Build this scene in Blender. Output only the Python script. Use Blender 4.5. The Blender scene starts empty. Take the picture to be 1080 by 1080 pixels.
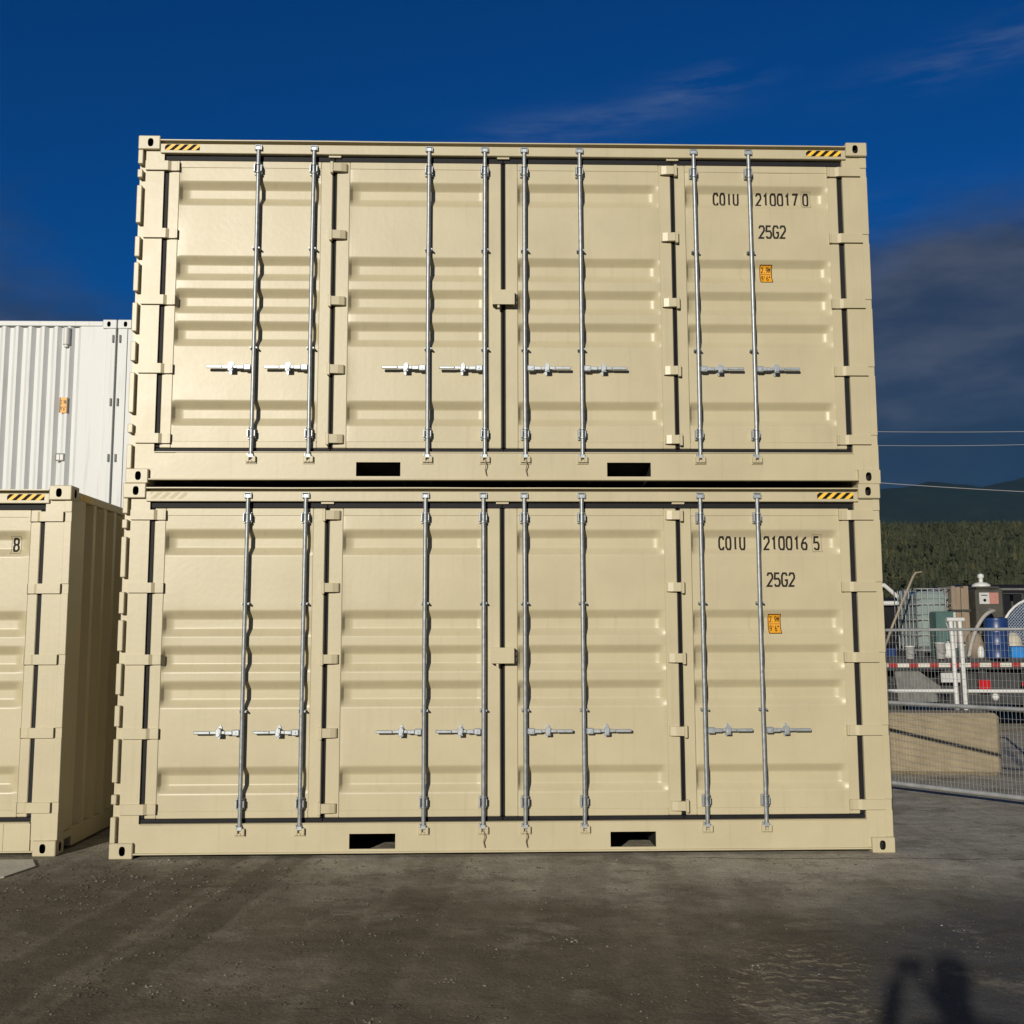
import bpy, math, random
from mathutils import Vector, Matrix, noise

# ---------------------------------------------------------------- scene, camera, light
sc = bpy.context.scene
COL = sc.collection
R = math.radians

cam_d = bpy.data.cameras.new('camera'); cam = bpy.data.objects.new('camera', cam_d); COL.objects.link(cam)
cam_d.sensor_fit = 'HORIZONTAL'; cam_d.sensor_width = 36.0
cam_d.lens = 36.0 * 1122.35 / 1080.0
cam_d.clip_start = 0.05; cam_d.clip_end = 20000
fwd = Vector((0.0278780, 0.9929562, 0.1151560)).normalized()
up0 = Vector((0, 0, 1)); right = fwd.cross(up0).normalized(); up = right.cross(fwd).normalized()
roll = -0.0027887
r2 = right * math.cos(roll) + up * math.sin(roll); u2 = up * math.cos(roll) - right * math.sin(roll)
M = Matrix((r2, u2, -fwd)).transposed().to_4x4(); M.translation = Vector((2.8447, -8.4326, 1.6878))
cam.matrix_world = M
sc.camera = cam

SUN_TO = Vector((-2.17, -5.722, 1.688)).normalized()      # towards the sun
sun_d = bpy.data.lights.new('sun', 'SUN'); sun_d.energy = 4.3; sun_d.angle = R(0.75); sun_d.color = (1.0, .93, .80)
sun = bpy.data.objects.new('sun', sun_d); COL.objects.link(sun)
sun.rotation_euler = (-SUN_TO).to_track_quat('-Z', 'Y').to_euler(); sun.location = (-12, -30, 14)

world = bpy.data.worlds.new("World"); sc.world = world; world.use_nodes = True
nt = world.node_tree; nt.nodes.clear()
def N(nt, t, **k):
    n = nt.nodes.new(t)
    for a, b in k.items(): setattr(n, a, b)
    return n
def lk(nt, a, b): nt.links.new(a, b)
wo = N(nt, 'ShaderNodeOutputWorld'); bg = N(nt, 'ShaderNodeBackground'); bg.inputs[1].default_value = 0.1
sky = N(nt, 'ShaderNodeTexSky', sky_type='NISHITA'); sky.sun_disc = False
sky.sun_elevation = R(15.4); sky.sun_rotation = R(200.8); sky.air_density = 1.0; sky.dust_density = 0.2; sky.ozone_density = 3.0
tint = N(nt, 'ShaderNodeMix', data_type='RGBA', blend_type='MULTIPLY'); tint.inputs[0].default_value = 1
tint.inputs[7].default_value = (0.000, 0.235, 0.57, 1)
cap = N(nt, 'ShaderNodeMix', data_type='RGBA', blend_type='DARKEN'); cap.inputs[0].default_value = 1; cap.inputs[7].default_value = (5.5, 5.5, 6.5, 1)
lk(nt, sky.outputs[0], cap.inputs[6]); lk(nt, cap.outputs[2], tint.inputs[6])
tc = N(nt, 'ShaderNodeTexCoord'); sep = N(nt, 'ShaderNodeSeparateXYZ'); lk(nt, tc.outputs['Generated'], sep.inputs[0])
def mth(op, a, b=None, c=None, clamp=False):
    n = N(nt, 'ShaderNodeMath', operation=op); n.use_clamp = clamp
    for i, v in enumerate((a, b, c)):
        if v is None: continue
        if isinstance(v, (int, float)): n.inputs[i].default_value = v
        else: lk(nt, v, n.inputs[i])
    return n.outputs[0]
def mrange(v, a, b, c=0.0, d=1.0, smooth=True):
    n = N(nt, 'ShaderNodeMapRange'); n.interpolation_type = 'SMOOTHSTEP' if smooth else 'LINEAR'
    lk(nt, v, n.inputs[0])
    for i, x in enumerate((a, b, c, d)): n.inputs[i + 1].default_value = x
    return n.outputs[0]
def wnoise(scale, sx, sy, sz, detail=4, rough=.55, off=(0, 0, 0)):
    mp = N(nt, 'ShaderNodeMapping'); mp.inputs['Scale'].default_value = (sx, sy, sz); mp.inputs['Location'].default_value = off
    lk(nt, tc.outputs['Generated'], mp.inputs[0])
    n = N(nt, 'ShaderNodeTexNoise'); n.inputs['Scale'].default_value = scale; n.inputs['Detail'].default_value = detail
    n.inputs['Roughness'].default_value = rough; lk(nt, mp.outputs[0], n.inputs[0]); return n.outputs[0]
def wmix(f, a, b):
    n = N(nt, 'ShaderNodeMix', data_type='RGBA')
    if isinstance(f, (int, float)): n.inputs[0].default_value = f
    else: lk(nt, f, n.inputs[0])
    for i, v in ((6, a), (7, b)):
        if isinstance(v, tuple): n.inputs[i].default_value = v
        else: lk(nt, v, n.inputs[i])
    return n.outputs[2]
z = sep.outputs[2]; x_ = sep.outputs[0]
big = wnoise(3.2, 1, 1, 2.6, 6)
zz = mth('ADD', z, mth('MULTIPLY', mth('SUBTRACT', big, .5), .30))
# the bank of cloud: higher towards the right and the far left
side = mth('ADD', mth('MULTIPLY', mth('MAXIMUM', x_, 0.0), .36), mth('MULTIPLY', mth('MAXIMUM', mth('SUBTRACT', -.12, x_), 0.0), .26))
zz = mth('SUBTRACT', zz, side)
bank = mrange(zz, .170, .275, 1, 0)
ccol = wmix(mrange(wnoise(7, 1, 1, 3, 5, off=(3, 1, 2)), .35, .7), (.25, .38, .66, 1), (.70, .80, 1.05, 1))
base = wmix(mth('MULTIPLY', bank, .9), tint.outputs[2], ccol)
# clear dark blue strip under the bank
low = mrange(mth('ADD', z, mth('MULTIPLY', mth('SUBTRACT', wnoise(5, 1, 1, 5, 3, off=(7, 0, 0)), .5), .03)), .165, .190, 1, 0)
base = wmix(mth('MULTIPLY', low, .85), base, (.10, .31, .74, 1))
wn = wnoise(9, 1, 1, 7, 8, .65, off=(2.4, .6, 1.5))
wisps = None
for (cx_, cz_, sx_, sz_, am) in ((.085, .447, .10, .014, .7), (.19, .470, .045, .012, .75), (.395, .463, .07, .014, .8), (.30, .35, .12, .02, .35)):
    dx = mth('DIVIDE', mth('SUBTRACT', x_, cx_), sx_); dz = mth('DIVIDE', mth('SUBTRACT', mth('SUBTRACT', z, mth('MULTIPLY', mth('SUBTRACT', x_, cx_), .10)), cz_), sz_)
    e = mth('POWER', 2.718, mth('MULTIPLY', mth('ADD', mth('MULTIPLY', dx, dx), mth('MULTIPLY', dz, dz)), -1.0))
    e = mth('MULTIPLY', e, am)
    wisps = e if wisps is None else mth('ADD', wisps, e)
wisp = mth('MULTIPLY', wisps, mrange(wn, .38, .68), clamp=True)
front = mrange(sep.outputs[1], 0, .3)
base = wmix(mth('MULTIPLY', mth('MULTIPLY', wisp, front), .42), base, (1.15, 1.7, 2.9, 1))
lk(nt, base, bg.inputs[0]); lk(nt, bg.outputs[0], wo.inputs[0])

sc.view_settings.view_transform = 'Standard'; sc.view_settings.look = 'None'
sc.view_settings.exposure = 0.0; sc.view_settings.gamma = 1.0
sc.render.resolution_x = 1024; sc.render.resolution_y = 1024
try:
    sc.cycles.volume_bounces = 0
except Exception: pass

# ---------------------------------------------------------------- materials
MAT = {}
def new_mat(name):
    m = bpy.data.materials.new(name); m.use_nodes = True; MAT[name] = m
    return m, m.node_tree, m.node_tree.nodes['Principled BSDF']
def mat(name, col, rough=.6, metal=0.0, var=.0, vscale=6, bump=0.0, bscale=40, coat=0.0, spec=None, stretch=(1, 1, 1), col2=None, streak=0):
    m, t, b = new_mat(name)
    b.inputs['Base Color'].default_value = (*col, 1); b.inputs['Roughness'].default_value = rough; b.inputs['Metallic'].default_value = metal
    if coat: b.inputs['Coat Weight'].default_value = coat; b.inputs['Coat Roughness'].default_value = .15
    if spec is not None: b.inputs['Specular IOR Level'].default_value = spec
    tcn = N(t, 'ShaderNodeTexCoord')
    if var or col2:
        mp = N(t, 'ShaderNodeMapping'); mp.inputs['Scale'].default_value = stretch; lk(t, tcn.outputs['Object'], mp.inputs[0])
        n = N(t, 'ShaderNodeTexNoise'); n.inputs['Scale'].default_value = vscale; n.inputs['Detail'].default_value = 6; n.inputs['Roughness'].default_value = .6
        lk(t, mp.outputs[0], n.inputs[0])
        r = N(t, 'ShaderNodeValToRGB'); r.color_ramp.elements[0].position = .32; r.color_ramp.elements[1].position = .68
        c2 = col2 if col2 else tuple(min(1, c * (1 + var)) for c in col)
        c1 = col if col2 else tuple(c * (1 - var) for c in col)
        r.color_ramp.elements[0].color = (*c1, 1); r.color_ramp.elements[1].color = (*c2, 1)
        lk(t, n.outputs[0], r.inputs[0]); last = r.outputs[0]
        if streak:
            mp2 = N(t, 'ShaderNodeMapping'); mp2.inputs['Scale'].default_value = (14, 14, .8); lk(t, tcn.outputs['Object'], mp2.inputs[0])
            n2 = N(t, 'ShaderNodeTexNoise'); n2.inputs['Scale'].default_value = 1.6; n2.inputs['Detail'].default_value = 5; lk(t, mp2.outputs[0], n2.inputs[0])
            r2_ = N(t, 'ShaderNodeValToRGB'); r2_.color_ramp.elements[0].position = .56; r2_.color_ramp.elements[1].position = .80
            r2_.color_ramp.elements[0].color = (0, 0, 0, 1); r2_.color_ramp.elements[1].color = (streak,) * 3 + (1,)
            lk(t, n2.outputs[0], r2_.inputs[0])
            mx = N(t, 'ShaderNodeMix', data_type='RGBA'); lk(t, r2_.outputs[0], mx.inputs[0]); lk(t, last, mx.inputs[6])
            mx.inputs[7].default_value = (col[0] * .62, col[1] * .58, col[2] * .55, 1); last = mx.outputs[2]
        lk(t, last, b.inputs['Base Color'])
        # roughness varies a little with the same noise
        rr = N(t, 'ShaderNodeMapRange'); rr.inputs[3].default_value = rough - .06; rr.inputs[4].default_value = rough + .08
        lk(t, n.outputs[0], rr.inputs[0]); lk(t, rr.outputs[0], b.inputs['Roughness'])
    if bump:
        n = N(t, 'ShaderNodeTexNoise'); n.inputs['Scale'].default_value = bscale; n.inputs['Detail'].default_value = 4
        lk(t, tcn.outputs['Object'], n.inputs[0])
        bp = N(t, 'ShaderNodeBump'); bp.inputs['Strength'].default_value = bump; bp.inputs['Distance'].default_value = .01
        lk(t, n.outputs[0], bp.inputs['Height']); lk(t, bp.outputs[0], b.inputs['Normal'])
    return m

BEIGE = (.452, .398, .258)
mat('beige_paint', BEIGE, .40, var=.045, vscale=2.2, bump=.06, bscale=25, streak=.22)
mat('shade_black', (.020, .019, .017), .9, var=.2, spec=.15)  # near-black, paints shade into fork pockets, underframe and casting holes
mat('white_paint', (.54, .555, .55), .5, var=.05, vscale=2.5, bump=.05, bscale=20, stretch=(2, 2, .6), streak=.5)
mat('galvanised', (.29, .31, .325), .45, metal=.6, var=.22, vscale=30)
mat('zinc_light', (.40, .43, .45), .42, metal=.6, var=.12, vscale=40)
mat('rubber', (.010, .010, .012), .6, var=.25, vscale=8, spec=.2)
mat('black_ink', (.020, .015, .013), .7, spec=.2)
mat('stripe_black', (.008, .007, .006), .7, spec=.15)
mat('stripe_yellow', (.80, .47, .03), .5, var=.06)
mat('ghost_yellow', (.50, .45, .29), .6, var=.05)
mat('label_orange', (.70, .32, .015), .5, var=.05)
mat('floor_wood', (.09, .06, .035), .8, var=.2)
mat('hose_grey', (.30, .28, .25), .6, var=.15)
mat('concrete', (.265, .215, .135), .9, var=.16, vscale=5, bump=.5, bscale=18, streak=.3)
mat('fence_steel', (.30, .31, .31), .55, metal=.3, var=.15, vscale=9)
mat('cable_black', (.02, .02, .02), .6)
mat('white_tube', (.55, .55, .53), .45, var=.04)
mat('reflect_white', (.55, .54, .47), .4, var=.06, vscale=15)
mat('reflect_red', (.28, .02, .02), .4, var=.1, vscale=15)
mat('dark_steel', (.035, .035, .036), .55, var=.3, vscale=8)
mat('mid_steel', (.13, .13, .12), .6, var=.25, vscale=8)
mat('tyre_rubber', (.025, .025, .025), .85, var=.2)
mat('tote_plastic', (.20, .25, .24), .35, var=.12, vscale=4)
mat('tote_green', (.055, .11, .10), .5, var=.2, vscale=4)
mat('tan_board', (.22, .17, .12), .8, var=.2, vscale=5, stretch=(4, 4, .6))
mat('wood_pole', (.27, .225, .165), .8, var=.2, vscale=10)
mat('pole_dark', (.12, .09, .06), .85, var=.2, vscale=6)
mat('blue_plastic', (.010, .035, .13), .38, var=.15, vscale=5)
mat('blue_bright', (.02, .20, .55), .4, var=.1)
mat('machine_green', (.055, .052, .04), .6, var=.25)
mat('decal_white', (.46, .46, .45), .5, var=.08, vscale=20)
mat('decal_red', (.38, .17, .14), .5, var=.1, vscale=20)
mat('cream', (.42, .39, .31), .6, var=.1, vscale=12)
mat('net_blue', (.25, .30, .40), .6, var=.2, vscale=14)
mat('truck_black', (.012, .012, .014), .3, var=.1)
mat('truck_navy', (.02, .04, .13), .3, coat=.4)
mat('chrome', (.65, .66, .68), .2, metal=.9)
mat('red_lamp', (.42, .01, .015), .3)
mat('wire_metal', (.30, .30, .31), .5, metal=.3)
mat('ceramic', (.20, .16, .12), .4)
mat('jacket', (.03, .035, .05), .85, var=.2); mat('jeans', (.04, .055, .09), .85, var=.2); mat('skin', (.52, .33, .24), .55); mat('hair', (.05, .03, .02), .7)
mat('boot', (.02, .017, .015), .7); mat('eye', (.6, .6, .6), .3)
mat('bark', (.07, .05, .035), .9)
mat('mud_light', (.25, .215, .145), .95, var=.15, vscale=20)
mat('stone', (.13, .12, .095), .9, var=.4, vscale=3)
mat('slab', (.42, .40, .33), .9, var=.12, vscale=4, bump=.4, bscale=30)
glass, t_, b_ = new_mat('glass'); b_.inputs['Base Color'].default_value = (.02, .025, .03, 1); b_.inputs['Roughness'].default_value = .08

# ground material
def ground_mat():
    m, t, b = new_mat('yard_ground')
    tcn = N(t, 'ShaderNodeTexCoord'); P = tcn.outputs['Object']
    def nz(scale, detail=6, rough=.6, st=(1, 1, 1), rot=0, off=(0, 0, 0)):
        mp = N(t, 'ShaderNodeMapping'); mp.inputs['Scale'].default_value = st; mp.inputs['Rotation'].default_value = (0, 0, rot); mp.inputs['Location'].default_value = off
        lk(t, P, mp.inputs[0]); n = N(t, 'ShaderNodeTexNoise'); n.inputs['Scale'].default_value = scale; n.inputs['Detail'].default_value = detail
        n.inputs['Roughness'].default_value = rough; lk(t, mp.outputs[0], n.inputs[0]); return n.outputs[0]
    def mr(v, a, b2, c=0., d=1.):
        n = N(t, 'ShaderNodeMapRange'); n.interpolation_type = 'SMOOTHSTEP'; lk(t, v, n.inputs[0])
        for i, x in enumerate((a, b2, c, d)): n.inputs[i + 1].default_value = x
        return n.outputs[0]
    def mm(op, a, b2=None):
        n = N(t, 'ShaderNodeMath', operation=op)
        for i, v in enumerate((a, b2)):
            if v is None: continue
            if isinstance(v, (int, float)): n.inputs[i].default_value = v
            else: lk(t, v, n.inputs[i])
        return n.outputs[0]
    def mix(f, a, b2, bt='MIX'):
        n = N(t, 'ShaderNodeMix', data_type='RGBA', blend_type=bt)
        if isinstance(f, (int, float)): n.inputs[0].default_value = f
        else: lk(t, f, n.inputs[0])
        for i, v in ((6, a), (7, b2)):
            if isinstance(v, tuple): n.inputs[i].default_value = (*v, 1)
            else: lk(t, v, n.inputs[i])
        return n.outputs[2]
    sp = N(t, 'ShaderNodeSeparateXYZ'); lk(t, P, sp.inputs[0]); X, Y = sp.outputs[0], sp.outputs[1]
    brown = (.168, .144, .098); grey = (.330, .305, .245); dark = (.078, .078, .078)
    patch = mr(nz(.55, 5), .38, .64)
    c = mix(patch, brown, (.112, .094, .063))
    # grey dusty band in front of the stack, wider to the right
    n1 = nz(.9, 6, off=(4, 2, 0))
    band = mm('ADD', mm('MULTIPLY', Y, .42), mm('MULTIPLY', X, .115))
    band = mm('ADD', band, mm('MULTIPLY', mm('SUBTRACT', n1, .5), 1.5))
    c = mix(mr(band, -.45, .30), c, grey)
    # lighter middle
    c = mix(mm('MULTIPLY', mr(nz(1.1, 4, off=(1, 7, 0)), .5, .72), .5), c, (.245, .216, .155))
    # darker grey ground at the right front
    dk = mm('ADD', mm('SUBTRACT', X, mm('MULTIPLY', Y, .55)), mm('MULTIPLY', mm('SUBTRACT', nz(.8, 5, off=(9, 9, 0)), .5), 2.2))
    c = mix(mm('MULTIPLY', mr(dk, 5.4, 6.8), mr(Y, -.3, -2.2)), c, dark)
    # wheel tracks running away to the left, faint
    tr = nz(1.0, 3, .5, st=(2.6, .16, 1), rot=R(-28))
    c = mix(mm('MULTIPLY', mr(tr, .50, .66), .35), c, (.105, .087, .063))
    # two broad wheel tracks running off to the front left, and dusty grey by the right foot
    dvx, dvy = .11, .994
    Tq = mm('ADD', mm('SUBTRACT', mm('MULTIPLY', mm('SUBTRACT', X, 1.0), dvy), mm('MULTIPLY', mm('SUBTRACT', Y, -.2), dvx)), mm('MULTIPLY', mm('SUBTRACT', nz(2.4, 6, .65, off=(31, 3, 0)), .5), .16))
    for t0, wd_, am_ in ((-.16, .21, .62), (.36, .16, .55), (-1.05, .20, .40), (1.55, .20, .35), (2.55, .26, .32), (3.30, .20, .30)):
        dd_ = mm('ABSOLUTE', mm('SUBTRACT', Tq, t0))
        c = mix(mm('MULTIPLY', mr(dd_, wd_, wd_ * .72), am_), c, (.098, .083, .056))
        edge_ = mm('ABSOLUTE', mm('SUBTRACT', dd_, wd_ * 1.12))
        c = mix(mm('MULTIPLY', mr(edge_, .05, .0), am_ * .45), c, (.235, .208, .155))
    gp = mm('MULTIPLY', mm('MULTIPLY', mr(X, 3.2, 4.8), mr(Y, -1.15, -.45)), mr(nz(1.9, 8, .68, off=(41, 3, 0)), .36, .56))
    c = mix(mm('MULTIPLY', gp, .75), c, (.370, .345, .285))
    # tread print
    ca, sa = math.cos(math.atan2(1, .24)), math.sin(math.atan2(1, .24))
    sx_ = mm('SUBTRACT', X, 3.98); sy_ = mm('SUBTRACT', Y, -3.66)
    S1 = mm('ADD', mm('MULTIPLY', sx_, ca), mm('MULTIPLY', sy_, sa)); U1 = mm('SUBTRACT', mm('MULTIPLY', sx_, sa), mm('MULTIPLY', sy_, ca))
    reg = mm('MULTIPLY', mm('MULTIPLY', mr(U1, -.10, .0), mr(U1, .66, .56)), mm('MULTIPLY', mr(S1, -.3, -.1), mr(S1, 1.6, 1.1)))
    ph_ = mm('ADD', mm('MULTIPLY', S1, 60.), mm('ADD', mm('MULTIPLY', nz(5, 3, off=(3, 3, 0)), 15.), mm('MULTIPLY', mm('SINE', mm('MULTIPLY', U1, 30.)), 1.5)))
    dash = mm('MULTIPLY', mr(mm('SINE', ph_), -.5, .7), mr(mm('SINE', mm('ADD', mm('MULTIPLY', U1, 34.), mm('MULTIPLY', nz(7, 3, off=(8, 1, 0)), 20.))), -.6, .2))
    dash = mm('MULTIPLY', mm('MULTIPLY', dash, reg), mr(nz(14, 5, .7, off=(1, 1, 0)), .36, .60))
    c = mix(mm('MULTIPLY', reg, .35), c, (.120, .098, .062))
    c = mix(mm('MULTIPLY', dash, .75), c, (.300, .262, .178))
    # sharper-edged worn patches, scuffs and clods
    c = mix(mm('MULTIPLY', mr(nz(1.7, 9, .72, off=(11, 3, 0)), .52, .58), .38), c, (.098, .083, .058))
    c = mix(mm('MULTIPLY', mr(nz(1.3, 9, .70, off=(21, 13, 0)), .56, .63), .42), c, (.275, .250, .190))
    c = mix(mm('MULTIPLY', mr(nz(2.2, 7, .7, st=(.5, 2.4, 1), off=(7, 5, 0)), .60, .66), .55), c, (.070, .060, .045))
    # long fine crack by the right foot of the stack
    ck = mm('ABSOLUTE', mm('ADD', mm('SUBTRACT', Y, -.17), mm('ADD', mm('MULTIPLY', mm('SUBTRACT', nz(1.5, 7, .7, off=(2, 2, 0)), .5), .34), mm('MULTIPLY', mm('SUBTRACT', X, 5.0), .05))))
    c = mix(mm('MULTIPLY', mm('MULTIPLY', mr(ck, .022, .004), mr(X, 4.0, 4.6)), .75), c, (.045, .040, .032))
    # grain
    c = mix(.55, c, mix(mr(nz(60, 9, .8), .32, .68), (.45, .45, .45), (1.5, 1.48, 1.42)), 'MULTIPLY')
    c = mix(.5, c, mix(mr(nz(5, 8, .7), .3, .7), (.68, .68, .68), (1.28, 1.28, 1.28)), 'MULTIPLY')
    c = mix(mr(nz(30, 3, .6, off=(5, 5, 0)), .69, .74), c, (.34, .32, .26))
    c = mix(mr(nz(24, 3, .6, off=(2, 8, 0)), .70, .74), c, (.03, .026, .02))
    lk(t, c, b.inputs['Base Color']); b.inputs['Roughness'].default_value = .93; b.inputs['Specular IOR Level'].default_value = .2
    h = mm('ADD', mm('MULTIPLY', nz(3.0, 8, .65), 1.0), mm('ADD', mm('MULTIPLY', nz(45, 6, .7), .25), mm('MULTIPLY', dash, .25)))
    bp = N(t, 'ShaderNodeBump'); bp.inputs['Strength'].default_value = .62; bp.inputs['Distance'].default_value = .05
    lk(t, h, bp.inputs['Height']); lk(t, bp.outputs[0], b.inputs['Normal'])
ground_mat()

def forest_mat(name, c1, c2, c3, sc_=.06):
    m, t, b = new_mat(name)
    tcn = N(t, 'ShaderNodeTexCoord')
    n = N(t, 'ShaderNodeTexNoise'); n.inputs['Scale'].default_value = sc_; n.inputs['Detail'].default_value = 8; n.inputs['Roughness'].default_value = .75; lk(t, tcn.outputs['Object'], n.inputs[0])
    r = N(t, 'ShaderNodeValToRGB'); r.color_ramp.elements[0].position = .3; r.color_ramp.elements[0].color = (*c1, 1)
    r.color_ramp.elements[1].position = .72; r.color_ramp.elements[1].color = (*c3, 1)
    e = r.color_ramp.elements.new(.52); e.color = (*c2, 1)
    lk(t, n.outputs[0], r.inputs[0]); lk(t, r.outputs[0], b.inputs['Base Color']); b.inputs['Roughness'].default_value = .95; b.inputs['Specular IOR Level'].default_value = .1
forest_mat('forest_green', (.018, .025, .015), (.038, .043, .024), (.080, .072, .034), .11)
forest_mat('mountain_green', (.008, .015, .015), (.012, .021, .020), (.020, .030, .024), .012)  # low albedo puts the cloud shadow on the ridge into its colour

# ---------------------------------------------------------------- mesh builder
class MB:
    def __init__(s): s.v = []; s.f = []; s.mi = []; s.sm = []
    def add(s, vs, fs, mi=0, sm=False):
        o = len(s.v); s.v += [tuple(v) for v in vs]
        for f in fs: s.f.append(tuple(i + o for i in f)); s.mi.append(mi); s.sm.append(sm)
    def box(s, x0, x1, y0, y1, z0, z1, mi=0, ch=0.0):
        if x0 > x1: x0, x1 = x1, x0
        if ch > 0:
            c = min(ch, (x1 - x0) * .45, (y1 - y0) * .45, (z1 - z0) * .45)
            X = (x0, x0 + c, x1 - c, x1); Y = (y0, y0 + c, y1 - c, y1); Z = (z0, z0 + c, z1 - c, z1)
            idx = {}; vs = []
            def V(a, b, d):
                k = (a, b, d)
                if k not in idx: idx[k] = len(vs); vs.append((X[a], Y[b], Z[d]))
                return idx[k]
            fs = []
            fs.append((V(1,0,1),V(2,0,1),V(2,0,2),V(1,0,2))); fs.append((V(2,3,1),V(1,3,1),V(1,3,2),V(2,3,2)))
            fs.append((V(0,2,1),V(0,1,1),V(0,1,2),V(0,2,2))); fs.append((V(3,1,1),V(3,2,1),V(3,2,2),V(3,1,2)))
            fs.append((V(1,1,3),V(2,1,3),V(2,2,3),V(1,2,3))); fs.append((V(1,2,0),V(2,2,0),V(2,1,0),V(1,1,0)))
            # edges
            fs.append((V(0,1,1),V(1,0,1),V(1,0,2),V(0,1,2))); fs.append((V(2,0,1),V(3,1,1),V(3,1,2),V(2,0,2)))
            fs.append((V(3,2,1),V(2,3,1),V(2,3,2),V(3,2,2))); fs.append((V(1,3,1),V(0,2,1),V(0,2,2),V(1,3,2)))
            fs.append((V(1,0,2),V(2,0,2),V(2,1,3),V(1,1,3))); fs.append((V(2,3,2),V(1,3,2),V(1,2,3),V(2,2,3)))
            fs.append((V(3,1,2),V(3,2,2),V(2,2,3),V(2,1,3))); fs.append((V(0,2,2),V(0,1,2),V(1,1,3),V(1,2,3)))
            fs.append((V(2,0,1),V(1,0,1),V(1,1,0),V(2,1,0))); fs.append((V(1,3,1),V(2,3,1),V(2,2,0),V(1,2,0)))
            fs.append((V(3,2,1),V(3,1,1),V(2,1,0),V(2,2,0))); fs.append((V(0,1,1),V(0,2,1),V(1,2,0),V(1,1,0)))
            # corners
            fs.append((V(0,1,1),V(1,1,0),V(1,0,1))); fs.append((V(2,1,0),V(3,1,1),V(2,0,1)))
            fs.append((V(3,2,1),V(2,2,0),V(2,3,1))); fs.append((V(1,2,0),V(0,2,1),V(1,3,1)))
            fs.append((V(1,1,3),V(0,1,2),V(1,0,2))); fs.append((V(3,1,2),V(2,1,3),V(2,0,2)))
            fs.append((V(2,2,3),V(3,2,2),V(2,3,2))); fs.append((V(0,2,2),V(1,2,3),V(1,3,2)))
            s.add(vs, fs, mi); return s
        vs = [(x0,y0,z0),(x1,y0,z0),(x1,y1,z0),(x0,y1,z0),(x0,y0,z1),(x1,y0,z1),(x1,y1,z1),(x0,y1,z1)]
        s.add(vs, [(0,3,2,1),(4,5,6,7),(0,1,5,4),(1,2,6,5),(2,3,7,6),(3,0,4,7)], mi); return s
    def tube(s, pts, rad, n=8, mi=0, cap=True, closed=False):
        P = [Vector(p) for p in pts]; k = len(P)
        rads = rad if isinstance(rad, (list, tuple)) else [rad] * k
        vs = []; ref = None
        for i, p in enumerate(P):
            if closed: d = P[(i + 1) % k] - P[i - 1]
            else: d = P[min(i + 1, k - 1)] - P[max(i - 1, 0)]
            d.normalize()
            if ref is None:
                ref = Vector((0, 0, 1)) if abs(d.z) < .9 else Vector((1, 0, 0))
            a = d.cross(ref).normalized(); b = a.cross(d).normalized(); ref = b
            for j in range(n):
                t = 2 * math.pi * j / n
                vs.append(p + (a * math.cos(t) + b * math.sin(t)) * rads[i])
        fs = []
        for i in range(k if closed else k - 1):
            for j in range(n):
                a0 = i * n + j; a1 = i * n + (j + 1) % n; b0 = ((i + 1) % k) * n + j; b1 = ((i + 1) % k) * n + (j + 1) % n
                fs.append((a0, b0, b1, a1))
        s.add(vs, fs, mi, True)
        if cap and not closed:
            s.add(vs[:n], [tuple(range(n))], mi); s.add(vs[-n:], [tuple(reversed(range(n)))], mi)
        return s
    def grid(s, nu, nv, fn, mi=0, sm=True, flip=False):
        vs = [fn(i, j) for j in range(nv) for i in range(nu)]; fs = []
        for j in range(nv - 1):
            for i in range(nu - 1):
                q = (j*nu+i, j*nu+i+1, (j+1)*nu+i+1, (j+1)*nu+i); fs.append(tuple(reversed(q)) if flip else q)
        s.add(vs, fs, mi, sm); return s
    def lathe(s, prof, cx, cy, cz, n=20, mi=0, sm=True):
        vs = [(cx + r * math.cos(2*math.pi*j/n), cy + r * math.sin(2*math.pi*j/n), cz + z) for r, z in prof for j in range(n)]
        fs = [(i*n+j, i*n+(j+1) % n, (i+1)*n+(j+1) % n, (i+1)*n+j) for i in range(len(prof)-1) for j in range(n)]
        s.add(vs, fs, mi, sm); return s
    def extr(s, poly, a, b, axis='z', mi=0):
        """poly: 2D outline; extruded along axis from a to b"""
        n = len(poly)
        def p3(p, t):
            return {'z': (p[0], p[1], t), 'y': (p[0], t, p[1]), 'x': (t, p[0], p[1])}[axis]
        vs = [p3(p, a) for p in poly] + [p3(p, b) for p in poly]
        fs = [(i, (i+1) % n, n + (i+1) % n, n + i) for i in range(n)] + [tuple(reversed(range(n))), tuple(range(n, 2*n))]
        s.add(vs, fs, mi); return s
    def build(s, name, mats, parent=None, loc=None):
        me = bpy.data.meshes.new(name); me.from_pydata(s.v, [], s.f)
        mats = mats if isinstance(mats, (list, tuple)) else [mats]
        for m in mats: me.materials.append(MAT[m])
        me.polygons.foreach_set('material_index', s.mi); me.polygons.foreach_set('use_smooth', s.sm)
        me.update()
        o = bpy.data.objects.new(name, me); COL.objects.link(o)
        if parent: o.parent = parent
        if loc: o.location = loc
        return o
def recalc(o):
    import bmesh
    bm = bmesh.new(); bm.from_mesh(o.data); bmesh.ops.recalc_face_normals(bm, faces=bm.faces); bm.to_mesh(o.data); bm.free(); return o
def tag(o, label=None, cat=None, group=None, kind=None):
    if label: o['label'] = label
    if cat: o['category'] = cat
    if group: o['group'] = group
    if kind: o['kind'] = kind
    return o
def empty(name, loc=(0, 0, 0), rz=0):
    o = bpy.data.objects.new(name, None); COL.objects.link(o); o.location = loc; o.rotation_euler = (0, 0, rz); o.empty_display_size = .2; return o
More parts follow.
